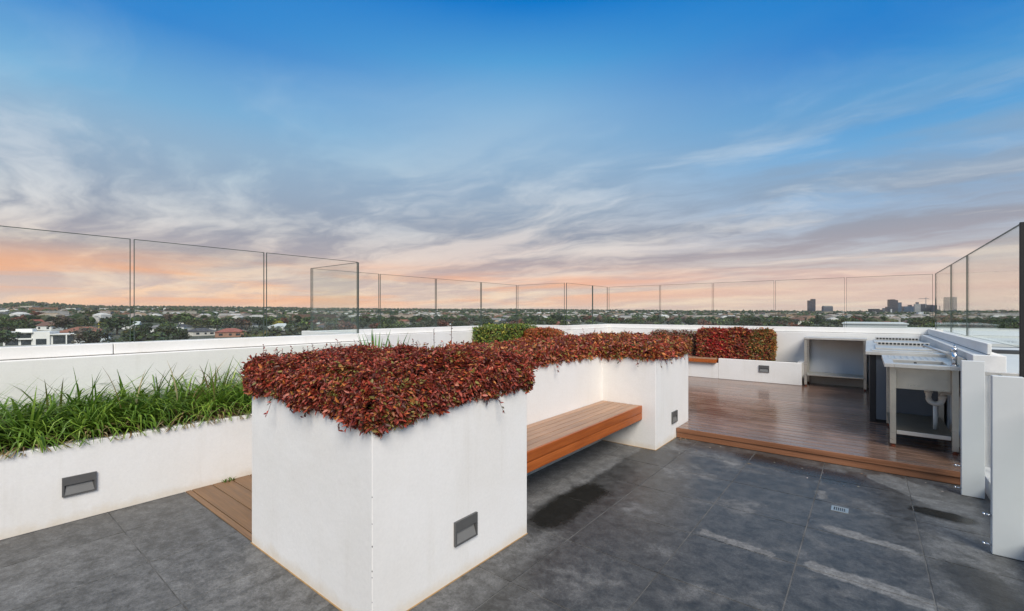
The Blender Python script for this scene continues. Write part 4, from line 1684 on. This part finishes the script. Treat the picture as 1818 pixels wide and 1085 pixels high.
def make_protos():
    out = []
    shapes = [(15, 10, 3.0, 2.3, True, [(-4.5, 2.0), (0.5, 1.4), (4.6, 2.4)], 1), (13, 9, 3.0, 2.6, False, [(-3.8, 1.8), (3.6, 2.2)], 1),
              (14, 11, 5.8, 2.2, True, [(-4.2, 1.8), (0, 1.6), (4.2, 1.8)], 2)]
    for sh in shapes:
        for rk in ROOFC:
            meshes = []
            for nm, mb, code in house_parts(*sh):
                mm = {'W': M['hwall'], 'R': M['roof ' + rk], 'G': M['hglass']}[code]
                meshes.append((nm, mb.mesh(nm, mm)))
            out.append((sh, rk, meshes))
    return out


HP = make_protos()


GUARD = []


def clear_view(x, y):
    px, d = column(x, y)
    return not any(a - 14 < px < b + 14 and d < dd + 6 for a, b, dd in GUARD)


def place_house(proto, x, y, rz, label, group, parts=True, scale=1.0):
    sh, rk, meshes = proto
    root = bpy.data.objects.new('house', None)
    COL.objects.link(root)
    root.location = (x, y, terr(x, y))
    root.rotation_euler = (0, 0, rz)
    root.scale = (scale,) * 3
    tag(root, label, 'house', group)
    for nm, me in meshes:
        if nm == 'window' and not parts:
            continue
        o_ = bpy.data.objects.new(nm, me)
        COL.objects.link(o_)
        o_.parent = root
    return root


taken = []


def free(x, y, r):
    for a, b, c in taken:
        if (a - x) ** 2 + (b - y) ** 2 < (r + c) ** 2:
            return False
    return True


# the modern white house close below the left parapet
def modern_house():
    x, y = at_px(72, 186)
    root = bpy.data.objects.new('modern_house', None)
    COL.objects.link(root)
    root.location = (x, y, terr(x, y))
    root.rotation_euler = (0, 0, YAW + rad(28))
    tag(root, 'modern white two storey house with flat roofs below the left glass', 'house')
    def pt(nm, m_, *bx):
        b = MB()
        for q in bx:
            b.box(*q)
        return b.build(nm, m_, root)
    pt('wall', M['hwhite'], (-11, -2.2, 0, 9, -2, 5.2), (-2.19, 3.0, -0.6, 9, -2, 5.6), (3.01, 11, 0, 9, -2, 4.2))
    pt('roof', M['hwhite'], (-11.8, -2.0, -1.2, 9.4, 5.201, 5.55))
    pt('roof', M['hwhite'], (3.02, 12.2, -1.0, 9.4, 4.201, 4.55))
    pt('roof', M['hwhite'], (-8.5, -3.5, 3, 7, 5.551, 6.7))
    for x0, x1, z0, z1 in ((-10.4, -2.8, 3.0, 4.9), (-10.4, -6.6, 0.2, 2.3), (-5.8, -2.8, 0.2, 2.3), (3.8, 10.4, 0.3, 3.7)):
        pt('window', M['hglass'], (x0, x1, -0.06, -0.01, z0, z1))
    pt('window', M['hglass'], (-1.2, 2.0, -0.66, -0.61, 0.2, 2.6))
    pt('column', M['hwhite'], (11.3, 11.8, -0.9, -0.4, -2, 4.2))
    pt('column', M['hwhite'], (8.0, 8.4, -0.9, -0.5, -2, 4.2))
    pt('balcony', M['hwhite'], (-11.2, -2.3, -1.0, -0.07, 2.4, 2.85))
    taken.append((x, y, 14))
    GUARD.append((28, 118, 186))


modern_house()


def explicit_house(px, d, sh, rk, rz, label, sc=1.0, r=9):
    x, y = at_px(px, d)
    for pr in HP:
        if pr[0][2:5] == sh and pr[1] == rk:
            ho_ = place_house(pr, x, y, YAW + rz, label, None, True, sc)
            for ch_ in ho_.children:
                if ch_.name.startswith('wall'):
                    wm_ = ch_.data.copy()
                    wm_.materials[0] = M['hwhite'] if 'brick' not in label else M['hbrick']
                    ch_.data = wm_
            taken.append((x, y, r))
            hw = 8.0 * sc / d * 795
            GUARD.append((px - hw, px + hw, d))
            return


EH = (3.0, 2.3, True)
EG = (3.0, 2.6, False)
E2 = (5.8, 2.2, True)
explicit_house(150, 225, EH, 'terracotta tiled', 0.3, 'wide terracotta roofed house right of the modern white house', 1.15)
explicit_house(172, 176, EG, 'pale metal', 0.1, 'long low pale roofed house nearest below the left parapet joint', 0.7)
explicit_house(92, 300, EG, 'brown tiled', -0.2, 'cream walled brown roofed house behind the modern white house', 1.0)
explicit_house(285, 265, E2, 'grey tiled', 0.2, 'two storey pale house with grey roof, left of a matching pair', 0.75)
explicit_house(322, 280, E2, 'charcoal tiled', -0.1, 'two storey pale house with charcoal roof, right of a matching pair', 0.75)
explicit_house(410, 250, EH, 'red tiled', 0.4, 'red roofed brick house low behind the left parapet near the second glass joint', 0.9)
explicit_house(228, 330, EG, 'pale metal', 0.5, 'pale roofed house half hidden by the big dark tree', 1.0)
explicit_house(500, 330, EH, 'pale metal', 0.1, 'white roofed house seen left of the bay glass', 1.0)
explicit_house(205, 420, EH, 'brown tiled', 0.1, 'brown roofed house with cream gable above the yellow tree', 1.1)

n_h = 0
tries = 0
while n_h < 175 and tries < 9000:
    tries += 1
    az = random.uniform(-51, 51)
    r = 190 + 900 * random.random() ** 0.75
    x, y = polar(az, r)
    if not seen(x, y, terr(x, y) + 4.5) or not free(x, y, 11 if r < 500 else 9) or not clear_view(x, y):
        continue
    pr = random.choice(HP[:12] if random.random() < 0.85 else HP)
    if pr[1] in ('red tiled', 'terracotta tiled', 'pale metal') and random.random() < 0.5:
        pr = random.choice(HP[:12])
    far = 'close' if r < 400 else ('farther off' if r < 650 else 'far off')
    shp = 'two storey' if pr[0][6] == 2 else ('hipped' if pr[0][4] else 'gabled')
    pn = pane_of(x, y)
    place_house(pr, x, y, rad(random.choice([0, 90]) + random.gauss(20, 9)),
                f'{shp} house with {pr[1]} roof, {far}, through {pn}', f'{shp} {pr[1]} houses {far} through {pn}', r < 520, random.uniform(0.72, 0.88))
    taken.append((x, y, 9))
    n_h += 1


# ---- trees
def crown_mesh(name, pal, wts, tall, n=620, seed=0):
    rg = np.random.default_rng(seed)
    blobs = [(0, 0, 0.58 * tall, 0.34 * tall)]
    for _ in range(8):
        a = rg.uniform(0, 6.28)
        q = rg.uniform(0.14, 0.34) * tall
        blobs.append((math.cos(a) * q, math.sin(a) * q, rg.uniform(0.38, 0.80) * tall, rg.uniform(0.15, 0.25) * tall))
    P_, N_, bi = [], [], []
    for k in range(n):
        j = int(rg.integers(0, len(blobs)))
        bx, by, bz, br = blobs[j]
        v = rg.normal(0, 1, 3)
        v /= np.linalg.norm(v)
        rr = br * (0.72 + 0.32 * rg.random())
        P_.append((bx + v[0] * rr, by + v[1] * rr, bz + v[2] * rr * 0.85))
        N_.append(v + rg.normal(0, .45, 3))
        bi.append(j)
    P_, N_ = np.array(P_), np.array(N_)
    A_ = rg.normal(0, 1, (n, 3))
    L = rg.uniform(0.085, 0.15, n) * tall
    C = palette_pick(pal, wts, n, 0.25)
    blob_tone = np.array([1 + 0.25 * math.sin(j * 2.1 + seed) for j in bi])[:, None]  # leaf tone varies from one blob of the crown to the next
    return leaf_mesh(name, P_, A_, N_, L, L * 0.75, np.clip(C * blob_tone, .004, .8), M['treeleaf'])


def trunk_mesh(tall):
    b = MB()
    b.tube([(0, 0, -2), (0, 0, 0), (0.05, 0.02, 0.25 * tall), (0.0, 0.1, 0.5 * tall)], [0.05 * tall, 0.035 * tall, 0.025 * tall, 0.012 * tall], 7)
    for k in range(4):
        a = k * 1.7
        b.tube([(0.03, 0.02, 0.28 * tall), (math.cos(a) * 0.18 * tall, math.sin(a) * 0.18 * tall, 0.52 * tall)], [0.016 * tall, 0.006 * tall], 5)
    return b.mesh('trunk', M['bark'])


G1, G2_, G3, G4 = (0.032, 0.052, 0.018), (0.05, 0.075, 0.024), (0.075, 0.10, 0.03), (0.03, 0.045, 0.026)
TP = {
    'dark evergreen': crown_mesh('crown', [G1, G4, G2_], [4, 4, 2], 10, seed=1),
    'mid green': crown_mesh('crown', [G2_, G3, G1], [4, 3, 2], 10, seed=2),
    'olive green': crown_mesh('crown', [(0.075, 0.08, 0.028), G2_, (0.10, 0.09, 0.035)], [4, 3, 2], 10, seed=3),
    'grey green gum': crown_mesh('crown', [(0.06, 0.075, 0.045), (0.085, 0.095, 0.06), G4], [4, 3, 2], 10, seed=4, n=460),
    'rust red autumn': crown_mesh('crown', [(0.15, 0.055, 0.035), (0.11, 0.05, 0.035), (0.09, 0.06, 0.035)], [4, 3, 2], 10, seed=5),
    'bare brown': crown_mesh('crown', [(0.10, 0.075, 0.055), (0.08, 0.06, 0.045), (0.07, 0.065, 0.03)], [4, 3, 2], 10, seed=6, n=420),
    'yellow autumn': crown_mesh('crown', [(0.32, 0.26, 0.03), (0.22, 0.21, 0.03), G3], [5, 3, 1], 10, seed=7),
}
TRUNK = trunk_mesh(10)


def place_tree(kind, x, y, h, label, group, wide=1.0):
    root = bpy.data.objects.new('tree', None)
    COL.objects.link(root)
    root.location = (x, y, terr(x, y) - 0.2)
    s = h / 10.0
    root.scale = (s * wide, s * wide, s)
    root.rotation_euler = (0, 0, random.uniform(0, 6.28))
    tag(root, label, 'tree', group)
    for nm, me in (('crown', TP[kind]), ('trunk', TRUNK)):
        o_ = bpy.data.objects.new(nm, me)
        COL.objects.link(o_)
        o_.parent = root


for px, d, h, wd, kind, lab in [
        (10, 205, 10.5, 1.5, 'mid green', 'large green tree at the far left edge behind the glass'),
        (-8, 160, 9, 1.4, 'dark evergreen', 'dark tree cut by the left edge of the picture'),
        (30, 240, 10, 1.3, 'dark evergreen', 'dark rounded tree left of the modern white house'),
        (186, 290, 8.5, 1.0, 'yellow autumn', 'bright yellow autumn tree beside the big dark one'),
        (208, 262, 11.5, 1.6, 'dark evergreen', 'big dark spreading tree behind the first glass joint'),
        (115, 290, 11, 1.5, 'bare brown', 'broad brown tree in the middle of the left suburb'),
        (32, 330, 9, 1.4, 'rust red autumn', 'rust red tree near the left edge'),
        (160, 480, 13, 1.5, 'olive green', 'tall olive tree above the terracotta roof'),
        (320, 420, 12, 1.5, 'mid green', 'full green tree behind the pair of pale houses'),
        (355, 285, 9.5, 1.5, 'olive green', 'olive tree right of the pair of pale houses'),
        (430, 300, 10, 1.5, 'bare brown', 'brownish tree near the red roofed brick house'),
        (500, 380, 9, 1.2, 'rust red autumn', 'small red tree right of the second glass joint'),
        (238, 225, 6.5, 1.5, 'olive green', 'low olive tree right of the first glass joint'),
        (252, 250, 7.5, 1.3, 'dark evergreen', 'dark bushy tree left of the pair of pale houses'),
        (300, 232, 5.0, 1.6, 'mid green', 'low green bush in front of the pair of pale houses'),
        (135, 205, 5.5, 1.5, 'dark evergreen', 'dark shrubby tree right of the modern white house'),
        (385, 300, 9.5, 1.4, 'mid green', 'rounded green tree between the olive and brown trees')]:
    x, y = at_px(px, d)
    place_tree(kind, x, y, h, lab, None, wd)
    taken.append((x, y, 4))
KINDS = ['dark evergreen', 'mid green', 'olive green', 'grey green gum', 'rust red autumn', 'bare brown', 'yellow autumn']
KW = [30, 24, 16, 14, 6, 8, 1]
n_t = 0
tries = 0
while n_t < 330 and tries < 9000:
    tries += 1
    az = random.uniform(-51, 51)
    r = 155 + 500 * random.random() ** 0.85
    x, y = polar(az, r)
    h = random.uniform(5.0, 10.0)
    if not seen(x, y, terr(x, y) + h * 0.85) or not free(x, y, 2.5) or (not clear_view(x, y) and random.random() < 0.72):
        continue
    k = random.choices(KINDS, KW)[0]
    far = 'close' if r < 260 else ('nearby' if r < 340 else ('farther off' if r < 480 else 'far off'))
    wv = random.uniform(1.0, 1.5)
    sz = ('tall ' if h > 7.4 else ('small ' if h < 5.8 else '')) + ('spreading ' if wv > 1.3 else '')
    pn = pane_of(x, y)
    place_tree(k, x, y, h, f'{sz}{k} tree, {far}, through {pn}', f'{sz}{k} trees {far} through {pn}', wv)
    taken.append((x, y, 2.0))
    n_t += 1


# ---- the distant canopy and roofs nobody could count
def far_canopy(n):
    bm = bmesh.new()
    bmesh.ops.create_icosphere(bm, subdivisions=1, radius=1)
    bm.verts.ensure_lookup_table()
    V0 = np.array([v.co[:] for v in bm.verts])
    F0 = np.array([[v.index for v in f.verts] for f in bm.faces])
    bm.free()
    V, C, Q = [], [], []
    pal = np.array([G1, G2_, G4, (0.05, 0.06, 0.035), (0.06, 0.065, 0.04), (0.085, 0.055, 0.04), (0.075, 0.08, 0.035), (0.09, 0.08, 0.06)])
    cnt = 0
    while cnt < n:
        az = random.uniform(-53, 53)
        r = 560 * (5300 / 560) ** (random.random() ** 0.95)
        x, y = polar(az, r)
        z = terr(x, y)
        h = random.uniform(4, 8) * (1.0 if r < 1500 else 1.0 + (r - 1500) / 3000)
        if r < 1000 and random.random() < 0.30:
            continue
        if not seen(x, y, z + h) or (r < 1150 and not free(x, y, 1.5)) or (r < 450 and not clear_view(x, y)):
            continue
        wdt = h * random.uniform(0.45, 0.75)
        j = 1 + 0.22 * RNG.normal(0, 1, (len(V0), 1))
        V.append(V0 * j * np.array([wdt, wdt, h * 0.5]) + np.array([x, y, z + h * 0.45]))
        c = pal[random.choices(range(8), [22, 18, 22, 12, 10, 4, 8, 4])[0]] * random.uniform(0.7, 1.25)
        C.append(np.repeat(np.array([[*c, 1.0]]), len(V0), 0))
        Q.append(F0 + cnt * len(V0))
        cnt += 1
    me = bpy.data.meshes.new('far_trees')
    me.from_pydata(np.concatenate(V).tolist(), [], np.concatenate(Q).tolist())
    at = me.attributes.new('Col', 'FLOAT_COLOR', 'POINT')
    at.data.foreach_set('color', np.concatenate(C).reshape(-1).astype(np.float32))
    me.materials.append(M['farattr'])
    me.update()
    o_ = link('far_woodland', me)
    tag(o_, 'distant tree canopy covering the suburbs up to the ridge', 'woodland', kind='stuff')


far_canopy(17000)


def far_roofs(n):
    V, Fc, C = [], [], []
    rp = [lin(158, 156, 150), lin(122, 118, 112), lin(110, 82, 68), lin(86, 84, 86), lin(134, 116, 96), lin(186, 186, 184), lin(72, 66, 64)]
    cnt = 0
    while cnt < n:
        az = random.uniform(-53, 53)
        r = 600 * (4300 / 600) ** (random.random() ** 1.15)
        x, y = polar(az, r)
        z = terr(x, y)
        if not seen(x, y, z + 4) or (r < 1100 and not free(x, y, 8)):
            continue
        big = random.random() < 0.06
        w_, d_, h_ = (random.uniform(25, 60), random.uniform(15, 30), random.uniform(5, 9)) if big else (random.uniform(9, 16), random.uniform(8, 11), random.uniform(3, 6))
        lift = random.uniform(-0.5, 1.6)
        a = random.uniform(0, 3.14)
        ca, sa = math.cos(a), math.sin(a)
        o_ = len(V)
        rh = 0.3 if big else 2.0
        for (u, v, zz) in ((-1, -1, -3), (1, -1, -3), (1, 1, -3), (-1, 1, -3), (-1, -1, h_), (1, -1, h_), (1, 1, h_), (-1, 1, h_), (-0.7, 0, h_ + rh), (0.7, 0, h_ + rh)):
            px, py = u * w_ / 2, v * d_ / 2
            V.append((x + ca * px - sa * py, y + sa * px + ca * py, z + lift + zz))
        Fc += [tuple(i + o_ for i in f) for f in ((0, 1, 5, 4), (1, 2, 6, 5), (2, 3, 7, 6), (3, 0, 4, 7), (4, 5, 9, 8), (6, 7, 8, 9), (5, 6, 9), (7, 4, 8))]
        wc = random.choice([lin(180, 174, 162), lin(148, 130, 112), lin(204, 202, 196), lin(122, 96, 80)])
        rc = random.choice(rp)
        C += [wc] * 4 + [tuple((p + q) / 2 for p, q in zip(wc, rc))] * 4 + [rc] * 2
        cnt += 1
    me = bpy.data.meshes.new('far_suburb')
    me.from_pydata(V, [], Fc)
    at = me.attributes.new('Col', 'FLOAT_COLOR', 'POINT')
    at.data.foreach_set('color', np.array(C).reshape(-1).astype(np.float32))
    me.materials.append(M['farattr'])
    me.update()
    tag(link('far_suburb', me), 'countless pale roofs scattered through the distant suburbs', 'suburb', kind='stuff')


far_roofs(1500)


# ---- city towers
def tower_mat(name, c1, c2, floor=3.6, bay=3.0, rough=0.3):
    m, t, b, o = mat(name)
    x, y, z = t.sep(t.objc())
    fz = t.math('FRACT', t.math('DIVIDE', z, floor))
    fx = t.math('FRACT', t.math('DIVIDE', t.math('ADD', x, y), bay))
    k = t.math('MULTIPLY', t.smooth(fz, 0.25, 0.35), t.smooth(fx, 0.12, 0.2))
    n = t.noise(t.objc(), 0.05, 3)
    c = t.mix(k, c2, c1)
    t.put(b.inputs['Base Color'], t.vmath('SCALE', c, t.remap(n, 0.3, 0.7, 0.8, 1.2)))
    t.put(b.inputs['Roughness'], t.math('ADD', 0.6, t.math('MULTIPLY', k, rough - 0.6)))
    return m


M['tdark'] = tower_mat('dark_tower', lin(34, 36, 46), lin(54, 54, 62))
M['tmid'] = tower_mat('grey_tower', lin(62, 68, 80), lin(98, 100, 104))
M['tblue'] = tower_mat('blue_glass_tower', lin(42, 62, 84), lin(66, 84, 100))
M['tpale'] = tower_mat('pale_tower', lin(110, 114, 118), lin(168, 168, 164), 4.2, 4.0)
M['twhite'] = tower_mat('white_block', lin(160, 168, 174), lin(226, 226, 224), 5, 6)
M['tblack'] = tower_mat('black_tower', lin(34, 34, 40), lin(52, 50, 54))
M['thaze'] = tower_mat('grey_blue_tower', lin(60, 68, 76), lin(84, 88, 92))


def tower(label, px0, px1, ytop, d, m_, yaw=0.35, depth=0.8, crown=(), ybase=575):
    """crown: list of (u0,u1,dh) boxes in fractions of the width above or beside the main shaft"""
    pc = (px0 + px1) / 2
    wv = (px1 - px0) / 795.0 * d
    # the silhouette of a turned box is wider than its face
    x, y = at_px(pc, d)
    base = EYE - (ybase - 557) * d / 795.0
    base = min(base, terr(x, y) - 2)
    top = EYE + (557 - ytop) * d / 795.0
    root = bpy.data.objects.new('tower', None)
    COL.objects.link(root)
    root.location = (x, y, base)
    ang = math.atan2(y, x) - math.pi / 2
    root.rotation_euler = (0, 0, ang + yaw)
    tag(root, label, 'tower')
    k = abs(math.cos(yaw)) + depth * abs(math.sin(yaw))
    w_ = wv / k
    dp = w_ * depth
    b = MB()
    b.box(-w_ / 2, w_ / 2, -dp / 2, dp / 2, 0, top - base)
    b.build('shaft', m_, root)
    for (u0, u1, z0, z1, mm) in crown:
        q = MB()
        q.box(-w_ / 2 + u0 * w_, -w_ / 2 + u1 * w_, -dp * 0.52, dp * 0.52, (top - base) * z0, (top - base) * z1)
        q.build('setback', mm, root)
    return root


T3 = 3000
tower('isolated slim dark tower left of the city cluster', 1434.3, 1446.7, 533.5, T3, M['tdark'], 0.3, 0.7, [(0.45, 1.0, 1.001, 1.06, M['tdark'])])
tower('squat grey tower just right of the isolated slim one', 1460.4, 1477, 544.5, T3 * .95, M['tmid'], 0.25, 0.8, [(0.05, 0.95, 1.001, 1.05, M['tpale'])])
tower('wide dark low block at the left end of the city cluster', 1544, 1564.6, 550, T3 * .85, M['tblack'], 0.4, 0.8, [(0.0, 0.7, 1.001, 1.06, M['tblack'])])
tower('low blue grey office block in front of the wide dark block', 1555, 1575.5, 557.5, T3 * .75, M['thaze'], 0.2, 0.6)
tower('tallest stepped dark tower in the middle of the cluster', 1577.5, 1592, 533, T3, M['tdark'], 0.3, 0.8,
      [(1.001, 1.42, 0, 0.90, M['tblue']), (-0.25, -0.001, 0, 0.72, M['tdark']), (0.05, 0.7, 1.001, 1.03, M['tdark']), (0.14, 0.30, 0.35, 0.62, M['twhite'])])
tower('narrow grey tower peeking behind the wide dark block', 1567, 1573, 547, T3 * 1.05, M['tmid'], 0.3, 0.8)
tower('slim dark tower between the tallest one and the blue office', 1596.5, 1602, 546.5, T3 * 1.05, M['tdark'], 0.3, 0.8)
tower('short dark block behind the blue office', 1612, 1618, 541.5, T3 * 1.1, M['tblack'], 0.3, 0.8)
tower('slim grey tower behind the pale concrete block', 1626, 1630.5, 536.5, T3 * 1.1, M['tmid'], 0.3, 0.8)
tower('distant dark slab between the chimney and the square tower', 1663.5, 1667, 549, T3 * 1.1, M['tdark'], 0.3, 0.8)
tower('broad blue glass office block right of the tallest tower', 1603, 1624, 544, T3, M['tblue'], 0.3, 0.7)
tower('pale concrete block under construction', 1623.8, 1633, 540, T3 * .9, M['tpale'], 0.2, 0.8)
tower('dark wide tower behind the white block', 1633.4, 1653.2, 541.5, T3, M['tblack'], 0.2, 0.8, [(0.05, 0.5, 1.001, 1.05, M['tmid'])])
tower('dark square tower at the right end of the cluster', 1653.7, 1662, 542, T3 * .98, M['tdark'], 0.3, 0.8)
tower('left of the twin grey towers behind the right glass corner', 1676.4, 1684.3, 527.8, T3, M['tdark'], 0.3, 0.8)
tower('right of the twin grey towers behind the right glass corner', 1685.2, 1696.7, 527.6, T3, M['thaze'], 0.3, 0.8)
tower('white gridded block low in front of the city cluster', 1628, 1653, 559, T3 * .45, M['twhite'], 0.2, 0.7, [(0.1, 0.4, 1.001, 1.25, M['twhite'])], 580)
for i, (a, b2, yt, dd, mm, lab) in enumerate([
        (1392, 1408, 559, .5, 'twhite', 'white low block left of the isolated slim tower'), (1420, 1433, 560, .5, 'tpale', 'pale low block below the isolated slim tower'),
        (1446, 1462, 561, .45, 'twhite', 'white low block between the slim and squat towers'), (1480, 1500, 561, .5, 'tpale', 'long pale low block right of the squat tower'),
        (1504, 1530, 560.5, .6, 'twhite', 'long white shed left of the city cluster'), (1532, 1545, 563, .5, 'tpale', 'pale low shed under the wide dark block'),
        (1578, 1604, 563, .5, 'tpale', 'pale low block below the tallest tower'), (1604, 1626, 562, .45, 'twhite', 'white low block below the broad blue office'),
        (1655, 1672, 562, .6, 'tpale', 'pale low block below the square dark tower'), (1350, 1366, 562, .5, 'twhite', 'lone white low block above the red hedge')]):
    tower(lab, a, b2, yt, T3 * dd, M[mm], random.uniform(-.3, .4), 0.5, (), 574)
ck = bpy.data.objects.new('tower_crane', None)
COL.objects.link(ck)
x, y = at_px(1643.8, T3 * .97)
ck.location = (x, y, 0)
tag(ck, 'thin construction crane above the dark wide tower', 'crane')
b_ = MB()
b_.box(-1.6, 1.6, -1.6, 1.6, 40, 108)
b_.build('mast', M['tpale'], ck)
b_ = MB()
b_.box(-34, 16, -1.2, 1.2, 98, 101)
b_.build('jib', M['tpale'], ck)
chm = bpy.data.objects.new('chimney', None)
COL.objects.link(chm)
x, y = at_px(1668.5, T3)
chm.location = (x, y, 0)
tag(chm, 'thin grey chimney stack left of the twin grey towers', 'chimney')
b_ = MB()
b_.tube([(0, 0, -10), (0, 0, 53)], [4.0, 3.0], 10)
b_.build('stack', M['thaze'], chm)

# ------------------------------------------------------------------ air
hz = MB()
hz.box(-9200, 9200, -9200, 9200, -60, 150)
m = bpy.data.materials.new('haze_air')
m.use_nodes = True
ht = NT(m.node_tree)
ho = ht.n('ShaderNodeOutputMaterial')
hv = ht.n('ShaderNodeVolumePrincipled')
hv.inputs['Color'].default_value = (0.80, 0.84, 0.92, 1)
hv.inputs['Density'].default_value = 0.000026
hv.inputs['Anisotropy'].default_value = 0.2
ht.l(hv.outputs[0], ho.inputs['Volume'])
hob = hz.build('haze', m)
hob['kind'] = 'stuff'
hob['label'] = 'thin pale air between the terrace and the far ridge'
hob['category'] = 'haze'
